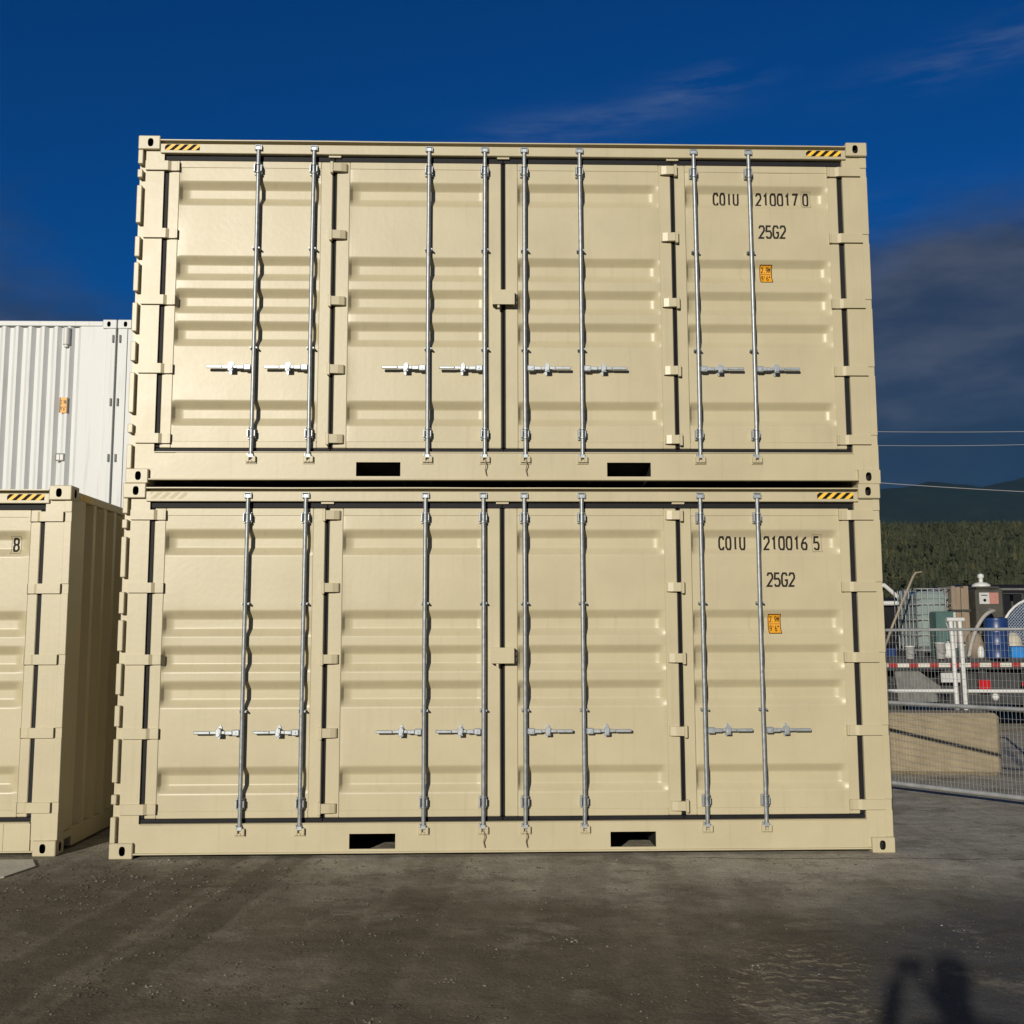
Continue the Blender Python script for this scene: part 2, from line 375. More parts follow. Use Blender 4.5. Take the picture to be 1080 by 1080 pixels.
def copy_tree(o, parent=None, depth=0):
    c = o.copy(); COL.objects.link(c)
    if parent: c.parent = parent; c.matrix_parent_inverse = o.matrix_parent_inverse.copy()
    for ch in list(o.children): copy_tree(ch, c, depth + 1)
    return c

# ---------------------------------------------------------------- setting: ground, hills
g = MB()
S = 6000
g.add([(-S,-S,0),(S,-S,0),(S,S,0),(-S,S,0)], [(0,1,2,3)])
tag(g.build('ground', 'yard_ground'), 'dark brown packed dirt and worn asphalt yard', kind='structure')
sl = MB(); sl.extr([(-3.6,-1.1),(-1.3,-1.05),(-.52,-.60),(-.44,-.26),(-.56,-.02),(-3.6,-.05)], .001, .012, 'z')
tag(sl.build('paved_strip', 'slab'), 'pale grey concrete strip in front of the left container', kind='structure')

def hill_h(x, y):
    t = max(0., min(1., (y - 120) / 280.)); t = t * t * (3 - 2 * t)
    h = 38.0 * t + max(0., y - 400) * -.05
    return h * (1 + .05 * noise.noise(Vector((x * .012, y * .012, 3.)))) - (1.5 if y <= 120 else .0) * 1.0
hm = MB()
def hf(i, j):
    x = -260 + i * 10.; y = 110 + j * 10.
    return (x, y, hill_h(x, y) - .3)
hm.grid(92, 40, hf)
tag(hm.build('hill', 'forest_green'), 'low forested hill behind the yard', kind='structure')
mm_ = MB()
def mf(i, j):
    x = -1500 + i * 40.; y = 1500 + j * 60.
    v = Vector((x * .0016, y * .0016, 0.))
    ridge = 1 - abs((y - 2500) / 1000.)
    ridge = max(0., ridge); ridge = ridge * ridge * (3 - 2 * ridge)
    n = noise.fractal(v, 1.0, 2.0, 5)
    bump_ = 26 * math.exp(-((x - 1075) / 75.) ** 2) + 40 * math.exp(-((x - 1400) / 140.) ** 2)
    return (x, y, ridge * (352 + 22 * n + 9 * noise.noise(Vector((x * .012, y * .012, 5))) + bump_) - 4)
mm_.grid(110, 34, mf)
tag(mm_.build('mountain', 'mountain_green'), 'dark blue green mountain ridge far behind', kind='structure')

random.seed(5)
fo = MB()
def conifer(fo, x, y, z, h, r, k=6):
    a0 = random.random() * 6.28
    for t in range(4):
        zb = z + h * (.06 + .22 * t); zt = z + h * min(1., .50 + .18 * t); rr = r * (1 - .22 * t)
        vs = [(x + random.uniform(-.1,.1), y, zt)]
        for j in range(k):
            aa = a0 + t + j * 2 * math.pi / k; q = rr * random.uniform(.6, 1.25)
            vs.append((x + math.cos(aa) * q, y + math.sin(aa) * q, zb + random.uniform(-.06, .06) * h))
        fo.add(vs, [(0, 1 + j, 1 + (j + 1) % k) for j in range(k)])
def round_tree(fo, x, y, z, h, r):
    for q in range(34):
        a = random.random() * 6.28; e = random.uniform(-.6, 1.5); rr = r * random.uniform(.5, 1.0)
        c = Vector((x + math.cos(a) * math.cos(e) * rr, y + math.sin(a) * math.cos(e) * rr, z + h * .6 + math.sin(e) * rr * 1.15))
        s_ = r * random.uniform(.22, .42)
        vs = [c + Vector((random.uniform(-1, 1), random.uniform(-1, 1), random.uniform(-1, 1))) * s_ for _ in range(4)]
        fo.add(vs, [(0, 1, 2), (0, 2, 3), (0, 3, 1), (1, 3, 2)])
cnt = 0
while cnt < 8500:
    y = random.uniform(118, 420); x = random.uniform(.20 * y - 10, .62 * y + 25)
    z = hill_h(x, y) - .4
    if z < -1.2: z = -.3
    if random.random() < (.32 if y < 190 else .10): round_tree(fo, x, y, z, random.uniform(3.5, 5.8), random.uniform(1.3, 2.1))
    else:
        h_ = random.uniform(3.2, 6.2); conifer(fo, x, y, z, h_, h_ * random.uniform(.26, .36))
    cnt += 1
tag(fo.build('forest', 'forest_green'), 'dense conifer forest covering the hill behind the yard', 'forest', kind='stuff')

hz0 = MB(); hz0.box(-1600, 3100, -250, 3600, -1 - .5, 520)
hm_, ht, hb = new_mat('haze_air'); ht.nodes.remove(hb)
pvn = N(ht, 'ShaderNodeVolumePrincipled'); pvn.inputs['Color'].default_value = (.22, .58, 1.0, 1); pvn.inputs['Density'].default_value = .000028; pvn.inputs['Anisotropy'].default_value = .0
lk(ht, pvn.outputs[0], ht.nodes['Material Output'].inputs['Volume'])
tag(hz0.build('haze', 'haze_air'), 'thin blue haze over the valley', kind='stuff')

# ---------------------------------------------------------------- beige side-opening container
W, D, H = 6.058, 2.438, 2.896
FACE = .045                     # outer plane of the doors
RECS = (2.53, 1.888, 1.612, 1.337, .680)
RT = .042
def rec_depth(z):
    for z0 in RECS:
        d = z0 - z
        if 0 <= d <= .206:
            def sm(t): t = max(0., min(1., t)); return t*t*(3-2*t)*.35 + t*.65
            if d < .066: return RT * sm(d / .066)
            if d < .140: return RT
            return RT * (1 - sm((d - .140) / .066))
    return 0.
def zstations(z0, z1):
    s = {z0, z1}
    for r0 in RECS:
        for d in (0, .008, .03, .058, .066, .074, .10, .132, .140, .148, .175, .198, .206, .216): s.add(round(r0 - d, 4))
        s.add(r0 + .01)
    z = z0
    while z < z1: s.add(round(z, 4)); z += .07
    out = sorted(a for a in s if z0 <= a <= z1)
    res = [out[0]]
    for a in out[1:]:
        if a - res[-1] > .003: res.append(a)
    return res
LEAVES = [(.245, 1.5925, .335, 1.497), (1.6275, 2.987, 1.737, 2.885), (3.023, 4.4025, 3.125, 4.302), (4.4375, 5.809, 4.525, 5.728)]
def infill_y(leaf, x, z, seed=0):
    a, b = LEAVES[leaf][2:]
    w = .022
    fx = min(1., max(0., (x - a) / w)) * min(1., max(0., (b - x) / .055))
    warp = .0045 * noise.noise(Vector((x * 1.6 + leaf * 5 + seed * 7, z * 1.9, seed * 3.1))) * min(1, fx * 1)
    return FACE + .003 + rec_depth(z) * fx + warp

def casting(mb, cx, cy, cz, sx, sy, sz):
    """corner casting with its outer corner at (cx,cy,cz); s* = direction into the container"""
    L, Wd, Hh = .178, .162, .118
    def T(p): return (cx + sx * p[0], cy + sy * p[1], cz + sz * p[2])
    flip = (sx * sy * sz) < 0
    def addf(vs, fs, mi=0):
        fs = [tuple(reversed(f)) for f in fs] if flip else fs
        mb.add([T(v) for v in vs], fs, mi)
    n = 20
    def faced(u0, u1, v0, v1, cu, cv, ru, rv, mk, rev):
        """rect with oval hole + cavity; mk(u,v,depth)->xyz"""
        outer = []; inner = []
        for k in range(n):
            a = 2 * math.pi * (k + .5) / n; c, s_ = math.cos(a), math.sin(a)
            inner.append((cu + ru * c * (abs(c) ** -.25 if abs(c) > .05 else 1), cv + rv * s_ * (abs(s_) ** -.25 if abs(s_) > .05 else 1)))
            tx = (u1 - cu) / c if c > 0 else (u0 - cu) / c
            ty = (v1 - cv) / s_ if s_ > 0 else (v0 - cv) / s_
            t = min(tx, ty); outer.append((cu + c * t, cv + s_ * t))
        vs = [mk(*o, 0) for o in outer] + [mk(*o, 0) for o in inner] + [mk(*o, .06) for o in inner]
        fs = [(k, (k+1) % n, n+(k+1) % n, n+k) for k in range(n)] + []
        cav = [(n+k, n+(k+1) % n, 2*n+(k+1) % n, 2*n+k) for k in range(n)] + [tuple(range(2*n, 3*n))]
        # corner triangles
        cs = [(u0, v0), (u1, v0), (u1, v1), (u0, v1)]
        for c4 in cs:
            # find the two neighbouring outer points around that corner
            best = None
            for k in range(n):
                p, q = outer[k], outer[(k+1) % n]
                if (abs(p[0]-c4[0]) < 1e-6 and abs(q[1]-c4[1]) < 1e-6) or (abs(p[1]-c4[1]) < 1e-6 and abs(q[0]-c4[0]) < 1e-6): best = k
            if best is not None:
                vs.append(mk(*c4, 0)); fs.append((best, len(vs)-1, (best+1) % n))
        if rev: fs = [tuple(reversed(f)) for f in fs]; cav = [tuple(reversed(f)) for f in cav]
        addf(vs, fs); addf(vs, cav, 1)  # cavity coloured near-black as painted shade
    e = .006
    faced(e, L - e, e, Hh - e, .100, .060, .0235, .036, lambda u, v, d: (u, d, v), False)       # front face, y=0
    faced(e, Wd - e, e, Hh - e, .089, .060, .024, .036, lambda u, v, d: (d, u, v), True)        # end face, x=0
    # remaining faces and chamfers
    vs = [(0,e,e),(e,0,e),(L-e,0,e),(L,e,e),(L,Wd,e),(0,Wd,e), (e,e,0),(L-e,e,0),(L-e,Wd,0),(e,Wd,0),
          (0,e,Hh-e),(e,0,Hh-e),(L-e,0,Hh-e),(L,e,Hh-e),(L,Wd,Hh-e),(0,Wd,Hh-e),(e,e,Hh),(L-e,e,Hh),(L-e,Wd,Hh),(e,Wd,Hh), (0,Wd-e,e),(0,Wd-e,Hh-e)]
    fs = [(6,9,8,7),(16,17,18,19),(3,4,14,13),(4,5,15,14),(2,3,13,12),(0,1,11,10),
          (1,0,6),(1,6,7,2),(2,7,3),(3,7,8,4),(4,8,9,5),(0,5,9,6),
          (11,16,10),(11,12,17,16),(12,13,17),(13,14,18,17),(14,15,19,18),(10,16,19,15),(20,5,15,21)]
    addf(vs, fs)

LIPS = [(2.655,2.775),(2.537,2.607),(2.150,2.470),(1.865,2.035),(1.575,1.815),(1.240,1.478),(.995,1.155),(.572,.900),(.408,.480),(.118,.312)]
HZ = (2.645, 2.068, 1.508, .938, .366)
RODX = [(.985, 1.442), (2.392, 2.853), (3.180, 3.640), (4.594, 5.055)]

GL = {'0': [[(.2,0),(.8,0),(1,.2),(1,.8),(.8,1),(.2,1),(0,.8),(0,.2),(.2,0)]], 'O': [[(.25,0),(.75,0),(1,.2),(1,.8),(.75,1),(.25,1),(0,.8),(0,.2),(.25,0)]],
      'C': [[(1,.22),(.78,0),(.22,0),(0,.2),(0,.8),(.22,1),(.78,1),(1,.78)]], 'I': [[(.5,0),(.5,1)]], '1': [[(.2,.80),(.55,1),(.55,0)]],
      'U': [[(0,1),(0,.2),(.22,0),(.78,0),(1,.2),(1,1)]], '2': [[(0,.8),(.2,1),(.8,1),(1,.82),(1,.62),(0,0),(1,0)]],
      '5': [[(.95,1),(.08,1),(.02,.56),(.75,.58),(1,.42),(1,.18),(.78,0),(.2,0),(0,.15)]], '6': [[(.9,1),(.35,.8),(0,.45),(0,.18),(.22,0),(.78,0),(1,.18),(1,.38),(.78,.54),(.1,.5)]],
      '7': [[(0,1),(1,1),(.35,0)]], 'G': [[(1,.80),(.78,1),(.22,1),(0,.8),(0,.2),(.22,0),(.8,0),(1,.2),(1,.46),(.55,.46)]],
      '8': [[(.2,.52),(.03,.68),(.03,.84),(.22,1),(.78,1),(.97,.84),(.97,.68),(.8,.52),(.2,.52),(0,.36),(0,.16),(.22,0),(.78,0),(1,.16),(1,.36),(.8,.50)]],
      '9': [[(.1,0),(.65,.2),(1,.55),(1,.82),(.78,1),(.22,1),(0,.82),(0,.62),(.22,.46),(.9,.5)]], 'M': [[(0,0),(0,1),(.5,.4),(1,1),(1,0)]],
      '.': [[(.4,0),(.4,.14)]], "'": [[(.5,.7),(.5,1)]], '"': [[(.3,.7),(.3,1)], [(.7,.7),(.7,1)]]}
def ribbon(mb, pts, w, surf, mi=0):
    # resample then mitre; pts in (x,z); surf(x,z)->y
    P = [Vector(pts[0])]
    for a, b in zip(pts[:-1], pts[1:]):
        a, b = Vector(a), Vector(b); n = max(1, int((b - a).length / .012))
        for k in range(1, n + 1): P.append(a.lerp(b, k / n))
    n = len(P); closed = (P[0] - P[-1]).length < 1e-5; vs = []
    for i, p in enumerate(P):
        if closed: d1 = (P[i] - P[i-1] if i else P[0] - P[-2]).normalized(); d2 = (P[i+1] - P[i] if i < n-1 else P[1] - P[0]).normalized()
        else:
            d1 = (P[i] - P[i-1]).normalized() if i else (P[1] - P[0]).normalized(); d2 = (P[i+1] - P[i]).normalized() if i < n-1 else d1
        t = (d1 + d2); t = t.normalized() if t.length > .05 else d1
        nn = Vector((-t.y, t.x)); c = max(.5, nn.dot(Vector((-d1.y, d1.x))))
        for s_ in (1, -1):
            q = p + nn * (s_ * w / 2 / c); vs.append((q.x, surf(q.x, q.y), q.y))
    mb.add(vs, [(2*i, 2*i+1, 2*i+3, 2*i+2) for i in range(n - 1)], mi)
def write(mb, text, x, z, cw, h, pitch, w, surf, mi=0):
    for ch in text:
        for st in GL.get(ch, []): ribbon(mb, [(x + a * cw, z + b * h) for a, b in st], w, surf, mi)
        x += pitch

def hazard(parent, x0, x1, z0, z1, y, ghost=False):
    m = MB(); n = 4; wd = (x1 - x0)
    # yellow base with black slanted stripes, laid as butted parallelograms
    h = z1 - z0; st = wd / (2 * n)
    def clipx(x): return max(x0, min(x1, x))
    def para(a, b, mi):
        # parallelogram leaning right, clipped to the rectangle
        sl_ = h * 1.1; poly = [(a, z0), (b, z0), (b + sl_, z1), (a + sl_, z1)]
        def clip(poly, xc, keep_less):
            out = []
            for i in range(len(poly)):
                p, q = poly[i], poly[(i+1) % len(poly)]
                ip = (p[0] <= xc) if keep_less else (p[0] >= xc); iq = (q[0] <= xc) if keep_less else (q[0] >= xc)
                if ip: out.append(p)
                if ip != iq:
                    t = (xc - p[0]) / (q[0] - p[0]); out.append((xc, p[1] + t * (q[1] - p[1])))
            return out
        poly = clip(clip(poly, x1, True), x0, False)
        if len(poly) >= 3: m.add([(p[0], y, p[1]) for p in poly], [tuple(range(len(poly)))], mi)
    k = -2
    while x0 + k * st < x1:
        if not (ghost and k % 2): para(x0 + k * st, x0 + (k + 1) * st, k % 2)
        k += 1
    return m.build('hazard_stripes', ['ghost_yellow', 'ghost_yellow'] if ghost else ['stripe_yellow', 'stripe_black'], parent)

def side_door(root, i, seed):
    xa, xb, ia, ib = LEAVES[i]; z0, z1 = .292, 2.700
    m = MB()
    m.box(xa, ia, FACE, FACE + .05, z0, z1, ch=.006); m.box(ib, xb, FACE, FACE + .05, z0, z1, ch=.006)
    m.box(ia, ib, FACE, FACE + .05, z0, z0 + .055, ch=.004); m.box(ia, ib, FACE, FACE + .05, z1 - .060, z1, ch=.004)
    zs = zstations(z0 + .055, z1 - .060)
    xs = [ia, ia + .007, ia + .016, ia + .022]; n = 22
    xs += [ia + .04 + (ib - ia - .08) * k / n for k in range(1, n)] + [ib - .055, ib - .036, ib - .018, ib]
    m.grid(len(xs), len(zs), lambda a, b: (xs[a], infill_y(i, xs[a], zs[b], seed), zs[b]))
    d = m.build('side_door', 'beige_paint', root)
    # rubber gasket round the leaf, set back in the gaps
    g_ = MB(); o = .0172; y0, y1 = FACE + .006, FACE + .04
    def gz(a, b, c, e): g_.box(a, b, y0, y1, c, e, ch=.006)
    oa = xa - .2095 if i == 0 else o; ob = (W - .2095) - xb if i == 3 else o
    gz(xa - oa, xa, z0, z1); gz(xb, xb + ob, z0, z1); gz(xa - oa, xb + ob, z0 - .033, z0); gz(xa - oa, xb + ob, z1, z1 + .050)
    g_.build('gasket', 'rubber', d)
    # lock rods with cams, guides and handles
    left = i < 2
    for rx in RODX[i]:
        ry = .006
        r_ = MB(); bend = random.Random(seed * 10 + int(rx * 100)).uniform(-.004, .004)
        r_.tube([(rx + bend * math.sin(k / 6 * math.pi), ry, .235 + (2.775 - .235) * k / 6) for k in range(7)], .0165, 12)
        for zc in (.372, .445, 2.585, 2.655): r_.tube([(rx, ry, zc - .006), (rx, ry, zc + .006)], .024, 12)
        r_.build('lock_rod', 'galvanised', d)
        for zc, nm in ((.222, -1), (2.792, 1)):
            c = MB(); c.box(rx - .020, rx + .020, -.012, .020, zc - .016, zc + .016, ch=.004)
            c.box(rx - .034, rx - .021, -.004, .016, zc - .012, zc + .024, ch=.003); c.build('rod_cam', 'zinc_light', d)
        for zc in (.405, 2.622):
            c = MB(); c.box(rx - .036, rx + .030, .026, .0445, zc - .045, zc + .045, ch=.003)
            c.box(rx - .034, rx - .0235, -.012, .026, zc - .032, zc + .032, ch=.002); c.box(rx + .0205, rx + .029, -.006, .026, zc - .026, zc + .026, ch=.002)
            c.build('rod_bracket', 'zinc_light', d)
        for zc in (1.105, 1.940):
            c = MB(); c.box(rx - .030, rx + .030, .020, .0445, zc - .011, zc + .011, ch=.002)
            c.box(rx - .030, rx - .019, -.010, .020, zc - .006, zc + .006); c.box(rx + .019, rx + .030, -.010, .020, zc - .006, zc + .006)
            c.build('rod_guide', 'galvanised', d)
        s_ = -1 if left else 1; hz = .945; hnd = MB()
        hnd.box(rx + s_ * .018, rx + s_ * .074, -.014, .012, hz - .024, hz + .024, ch=.006)
        hnd.box(rx + s_ * .074, rx + s_ * .13, -.010, .006, hz - .015, hz + .015, ch=.004)
        hnd.box(rx + s_ * .13, rx + s_ * .245, -.006, .004, hz - .010, hz + .014, ch=.003)
        hnd.box(rx + s_ * .245, rx + s_ * .372, -.012, .004, hz - .011, hz + .013, ch=.005)
        hnd.tube([(rx + s_ * .05, -.020, hz), (rx + s_ * .05, -.012, hz)], .010, 8)
        hnd.build('handle', 'zinc_light', d)
        rt = MB(); cx = rx + s_ * .178
        rt.extr([(cx - .006, hz - .052), (cx + .012, hz - .046), (cx + .024, hz - .010), (cx + .014, hz + .040), (cx + .003, hz + .056), (cx - .010, hz + .040), (cx - .024, hz - .006), (cx - .016, hz - .040)], .0385, .0445, 'y')
        rt.tube([(cx, -.022, hz + .026), (cx, .0385, hz + .026)], .009, 8)
        rt.box(cx - .020, cx + .020, -.020, -.0125, hz - .034, hz + .030, ch=.003)
        rt.tube([(cx, -.030, hz - .012), (cx, -.0205, hz - .012)], .014, 10)
        rt.build('handle_retainer', 'zinc_light', d)
    # hinges
    if i in (0, 3):
        mx = (lambda x: x) if i == 0 else (lambda x: W - x)
        for hz_ in HZ:
            h_ = MB(); poly = [(mx(.062), .010), (mx(.245), .010), (mx(.270), .024), (mx(.318), .024), (mx(.322), .018), (mx(.336), .018), (mx(.336), .0443), (mx(.062), .0443)]
            if i == 3: poly = poly[::-1]
            h_.extr(poly, hz_ - .039, hz_ + .039, 'z'); h_.build('hinge', 'beige_paint', d)
    if i in (1, 2):
        mx = (lambda x: x) if i == 1 else (lambda x: W - x + -.028)
        for hz_ in HZ:
            h_ = MB(); poly = [(mx(1.602), .006), (mx(1.665), .010), (mx(1.705), .020), (mx(1.715), .030), (mx(1.715), .0443), (mx(1.602), .0443)]
            if i == 2: poly = poly[::-1]
            h_.extr(poly, hz_ - .036, hz_ + .034, 'z')
            a, b = sorted((mx(1.575), mx(1.600)))
            h_.box(a, b, .004, .0443, hz_ - .052, hz_ + .046, ch=.004)
            h_.build('hinge', 'beige_paint', d)
    return d

def corr_profile(length, period, depth, margin):
    """stations (s, d) of a trapezoid corrugation along a wall of given length"""
    n = int((length - 2 * margin) / period); m0 = (length - n * period) / 2; out = [(0, 0), (m0, 0)]
    for k in range(n):
        s = m0 + k * period
        out += [(s + period * .25, depth), (s + period * .5, depth), (s + period * .75, 0), (s + period, 0)]
    out.append((length, 0)); return out

def beige_container(name, seed, code, size, check, ghost, boxed_at=None):
    random.seed(seed)
    root = empty(name)
    for cx, sx in ((0, 1), (W, -1)):
        for cy, sy in ((0, 1), (D, -1)):
            for cz, sz in ((0, 1), (H, -1)):
                c = MB(); casting(c, cx, cy, cz, sx, sy, sz); c.build('corner_casting', ['beige_paint', 'shade_black'], root)
    # front corner posts with the broken outer lip
    for s_ in (0, 1):
        mx = (lambda x: x) if s_ == 0 else (lambda x: W - x)
        p = MB(); p.box(mx(.060), mx(.209), .030, .160, .118, H - .118); p.box(mx(.004), mx(.0598), (.058, .034)[s_], .160, .118, H - .118)
        p.box(mx(.004), mx(.012), .160, .30, .16, H - .14)
        if s_ == 0:
            for a, b in LIPS: p.box(.001, .042, .004, .058, a, b, ch=.005)
        else:
            for a, b in ((.118, .325), (.405, .90), (.976, 1.47), (1.546, 2.03), (2.106, 2.607), (2.683, 2.775)): p.box(W - .0595, W - .001, .026, .034, a, b, ch=.003)
        p.build('corner_post', 'beige_paint', root)
        q = MB(); q.box(mx(.006), mx(.16), D - .16, D - .006, .118, H - .118, ch=.006); q.build('corner_post', 'beige_paint', root)
    # header over the doors
    hd = MB()
    hd.box(.1785, W - .1785, .012, .09, 2.752, 2.832, ch=.004); hd.box(.1785, W - .1785, .060, .09, 2.8322, 2.852)
    n = 40; sag = [(.18 + (W - .36) * k / n) for k in range(n + 1)]
    for k in range(n):
        a, b = sag[k], sag[k + 1]
        za = 2.854 + .003 * noise.noise(Vector((a * 1.1, seed, 0))); zb = 2.854 + .003 * noise.noise(Vector((b * 1.1, seed, 0)))
        ya = .000 + .004 * noise.noise(Vector((a * .9, seed + 4, 0))); yb = .000 + .004 * noise.noise(Vector((b * .9, seed + 4, 0)))
        hd.add([(a,ya,za),(b,yb,zb),(b,yb,zb+.009),(a,ya,za+.009),(a,.11,za),(b,.11,zb),(b,.11,zb+.009),(a,.11,za+.009)],
               [(0,1,2,3),(3,2,6,7),(1,0,4,5)])
    # small angle brackets over the seams
    for sx in (1.61, 3.005, 4.42): hd.box(sx - .05, sx + .05, .030, .075, 2.734, 2.7515)
    hd.build('header_rail', 'beige_paint', root)
    # bottom rail with two fork pockets
    br = MB(); uf = MB(); PK = ((1.822, 2.176), (3.838, 4.192)); yb0, yb1 = .018, .030
    br.box(.2095, .385, .024, .042, .041, .250); br.box(.1785, .2092, .0335, .06, .041, .118); br.box(5.645, W - .2095, .021, .034, .041, .250); br.box(W - .2092, W - .1785, .0335, .06, .041, .118)
    xs = [.385] + [v for p_ in PK for v in p_] + [5.645]
    for a, b in ((xs[0], xs[1]), (xs[2], xs[3]), (xs[4], xs[5])): br.box(a, b, yb0, yb1, .041, .250)
    for a, b in PK:
        br.box(a, b, yb0, yb1, .174, .250); br.box(a, b, yb0, yb1, .041, .060)
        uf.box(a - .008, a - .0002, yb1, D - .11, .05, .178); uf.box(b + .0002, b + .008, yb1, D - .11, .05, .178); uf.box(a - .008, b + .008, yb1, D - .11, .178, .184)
    br.box(.1785, W - .1785, .006, .06, .028, .0405, ch=.003)
    br.box(.215, W - .215, .010, .090, .2505, .2575)
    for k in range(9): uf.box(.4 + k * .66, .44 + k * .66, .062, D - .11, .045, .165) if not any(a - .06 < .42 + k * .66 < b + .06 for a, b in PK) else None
    br.build('bottom_rail', 'beige_paint', root)
    uf.box(.16, W - .16, .062, D - .11, .1655, .1775); uf.build('underframe', 'shade_black', root)  # underside and pockets coloured dark to stand for their shade
    # keepers
    for pr_ in RODX:
        for rx in pr_:
            k_ = MB(); k_.box(rx - .040, rx - .012, -.010, .0178, .170, .222, ch=.004); k_.box(rx + .012, rx + .040, -.010, .0178, .170, .222, ch=.004); k_.box(rx - .012, rx + .012, -.010, .0178, .170, .186, ch=.003)
            k_.box(rx - .044, rx + .044, .008, .0178, .160, .170)
            k_.build('rod_keeper', 'beige_paint', root)
            k_ = MB(); k_.box(rx - .030, rx - .0205, -.012, .0118, 2.775, 2.815, ch=.003); k_.box(rx + .0205, rx + .030, -.012, .0118, 2.775, 2.815, ch=.003); k_.box(rx - .030, rx + .030, -.004, .0118, 2.8152, 2.824, ch=.003)
            k_.build('rod_keeper', 'zinc_light', root)
    for rx in (2.853, 3.180):
        st = MB(); st.tube([(rx + .004, -.012, .200), (rx + .010, -.018, .150), (rx + .002, -.004, .110), (rx + .012, .000, .066)], .004, 6)
        st.build('seal_strap', 'tan_board', root)
    # doors
    for i in range(4): side_door(root, i, seed)
    # lock box over the centre seam
    lb = MB(); a, b = 2.915, 3.095
    lb.box(a, b, -.030, -.025, 1.470, 1.592); lb.box(a, b, -.025, .034, 1.586, 1.592); lb.box(a, a + .006, -.025, .034, 1.470, 1.586); lb.box(b - .006, b, -.025, .034, 1.470, 1.586)
    for zc in (1.50, 1.545): lb.tube([(b + .010, .020, zc - .014), (b + .010, .020, zc + .014)], .010, 8)
    lb.tube([(a + .05, -.01, 1.470), (a + .05, -.012, 1.445)], .012, 8)
    lb.build('lock_box', 'beige_paint', root)
    # ends, back, roof, floor
    y0e, y1e = .165, D - .17
    for s_ in (0, 1):
        mx = (lambda x: x) if s_ == 0 else (lambda x: W - x)
        pr_ = corr_profile(y1e - y0e, .25, .060, .06); e = MB()
        e.grid(len(pr_), 2, lambda i, j: (mx(.008 + pr_[i][1]), y0e + pr_[i][0], (.165, H - .10)[j]), sm=False, flip=(s_ == 1))
        e.build('end_wall', 'beige_paint', root)
        r_ = MB(); r_.box(mx(.004), mx(.07), .163, D - .163, H - .10, H - .035, ch=.005); r_.build('top_rail', 'beige_paint', root)
        r_ = MB()
        r_.box(mx(.004), mx(.10), .163, .32, .10, .165); r_.box(mx(.004), mx(.10), .32, D - .163, .02, .165, ch=.004); r_.build('bottom_rail', 'beige_paint', root)
    pr_ = corr_profile(W - .36, .278, .036, .05); bw = MB()
    bw.grid(len(pr_), 2, lambda i, j: (.18 + pr_[i][0], D - .012 - pr_[i][1], (.16, H - .10)[j]), sm=False, flip=True); bw.build('rear_wall', 'beige_paint', root)
    rr = MB(); rr.box(.1785, W - .1785, D - .07, D - .008, H - .10, H - .035, ch=.005); rr.build('top_rail', 'beige_paint', root)
    rr = MB(); rr.box(.1785, W - .1785, D - .10, D - .008, .03, .158, ch=.005); rr.build('bottom_rail', 'beige_paint', root)
    pr_ = corr_profile(W - .36, .209, .020, .05); rf = MB()
    rf.grid(len(pr_), 2, lambda i, j: (.18 + pr_[i][0], (.105, D - .03)[j], H - .034 - pr_[i][1]), sm=False); rf.build('roof', 'beige_paint', root)
    fl = MB(); fl.box(.10, W - .10, .10, D - .05, .190, .215); fl.build('floor', 'floor_wood', root)
    # markings
    sx_off = seed * 0.0
    surf = lambda x, z: infill_y(3, x, z, seed) - .0016
    if code:
        t = MB(); write(t, code[:4], code_x[seed][0], 2.372, .036, .100, .0565, .0155, surf); t.build('owner_lettering', 'black_ink', root)
        t = MB(); write(t, code[4:], code_x[seed][1], 2.372, .040, .100, .0615, .0155, surf)
        t.build('serial_lettering', 'black_ink', root)
        t = MB(); write(t, size, code_x[seed][1] + .008, 2.075, .041, .102, .059, .0155, surf); t.build('size_lettering', 'black_ink', root)
    t = MB(); cx = 5.531 + (0.055 if not code else 0)
    write(t, check, cx, 2.372, .037, .100, .06, .0155, surf)
    ribbon(t, [(cx - .018, 2.352), (cx + .058, 2.352), (cx + .058, 2.490), (cx - .018, 2.490), (cx - .018, 2.352)], .002, surf)
    t.build('check_digit', 'black_ink', root)
    if code:
        lx0, lx1, lz0, lz1 = code_x[seed][1] + .010, code_x[seed][1] + .116, 1.695, 1.853
        t = MB(); s1 = lambda x, z: infill_y(3, x, z, seed) - .0012
        t.grid(6, 22, lambda i, j: (lx0 + (lx1 - lx0) * i / 5, s1(0, 0) * 0 + s1(lx0 + (lx1 - lx0) * i / 5, lz0 + (lz1 - lz0) * j / 21), lz0 + (lz1 - lz0) * j / 21))
        dl = t.build('height_label', 'label_orange', root)
        t = MB(); s2 = lambda x, z: infill_y(3, x, z, seed) - .0026
        ribbon(t, [(lx0 + .004, lz0 + .004), (lx1 - .004, lz0 + .004), (lx1 - .004, lz1 - .004), (lx0 + .004, lz1 - .004), (lx0 + .004, lz0 + .004)], .006, s2)
        ribbon(t, [(lx0 + .010, (lz0 + lz1) / 2), (lx1 - .010, (lz0 + lz1) / 2)], .003, s2)
        write(t, '2.9M', lx0 + .016, lz0 + .094, .013, .042, .0205, .0055, s2); write(t, "9'6\"", lx0 + .016, lz0 + .022, .013, .042, .0205, .0055, s2)
        t.build('height_lettering', 'stripe_black', dl)
    hazard(root, .215, .500, 2.775, 2.825, .0105, ghost); hazard(root, 5.545, 5.840, 2.775, 2.825, .0105)
    hz_ = MB()
    for k in range(4):
        a = .19 + k * .07; hz_.add([(W - .0025, a, H - .095), (W - .0025, a + .035, H - .095), (W - .0025, a + .075, H - .045), (W - .0025, a + .040, H - .045)], [(0, 1, 2, 3)])
    hz_.build('hazard_stripes', 'stripe_yellow', root)
    return root

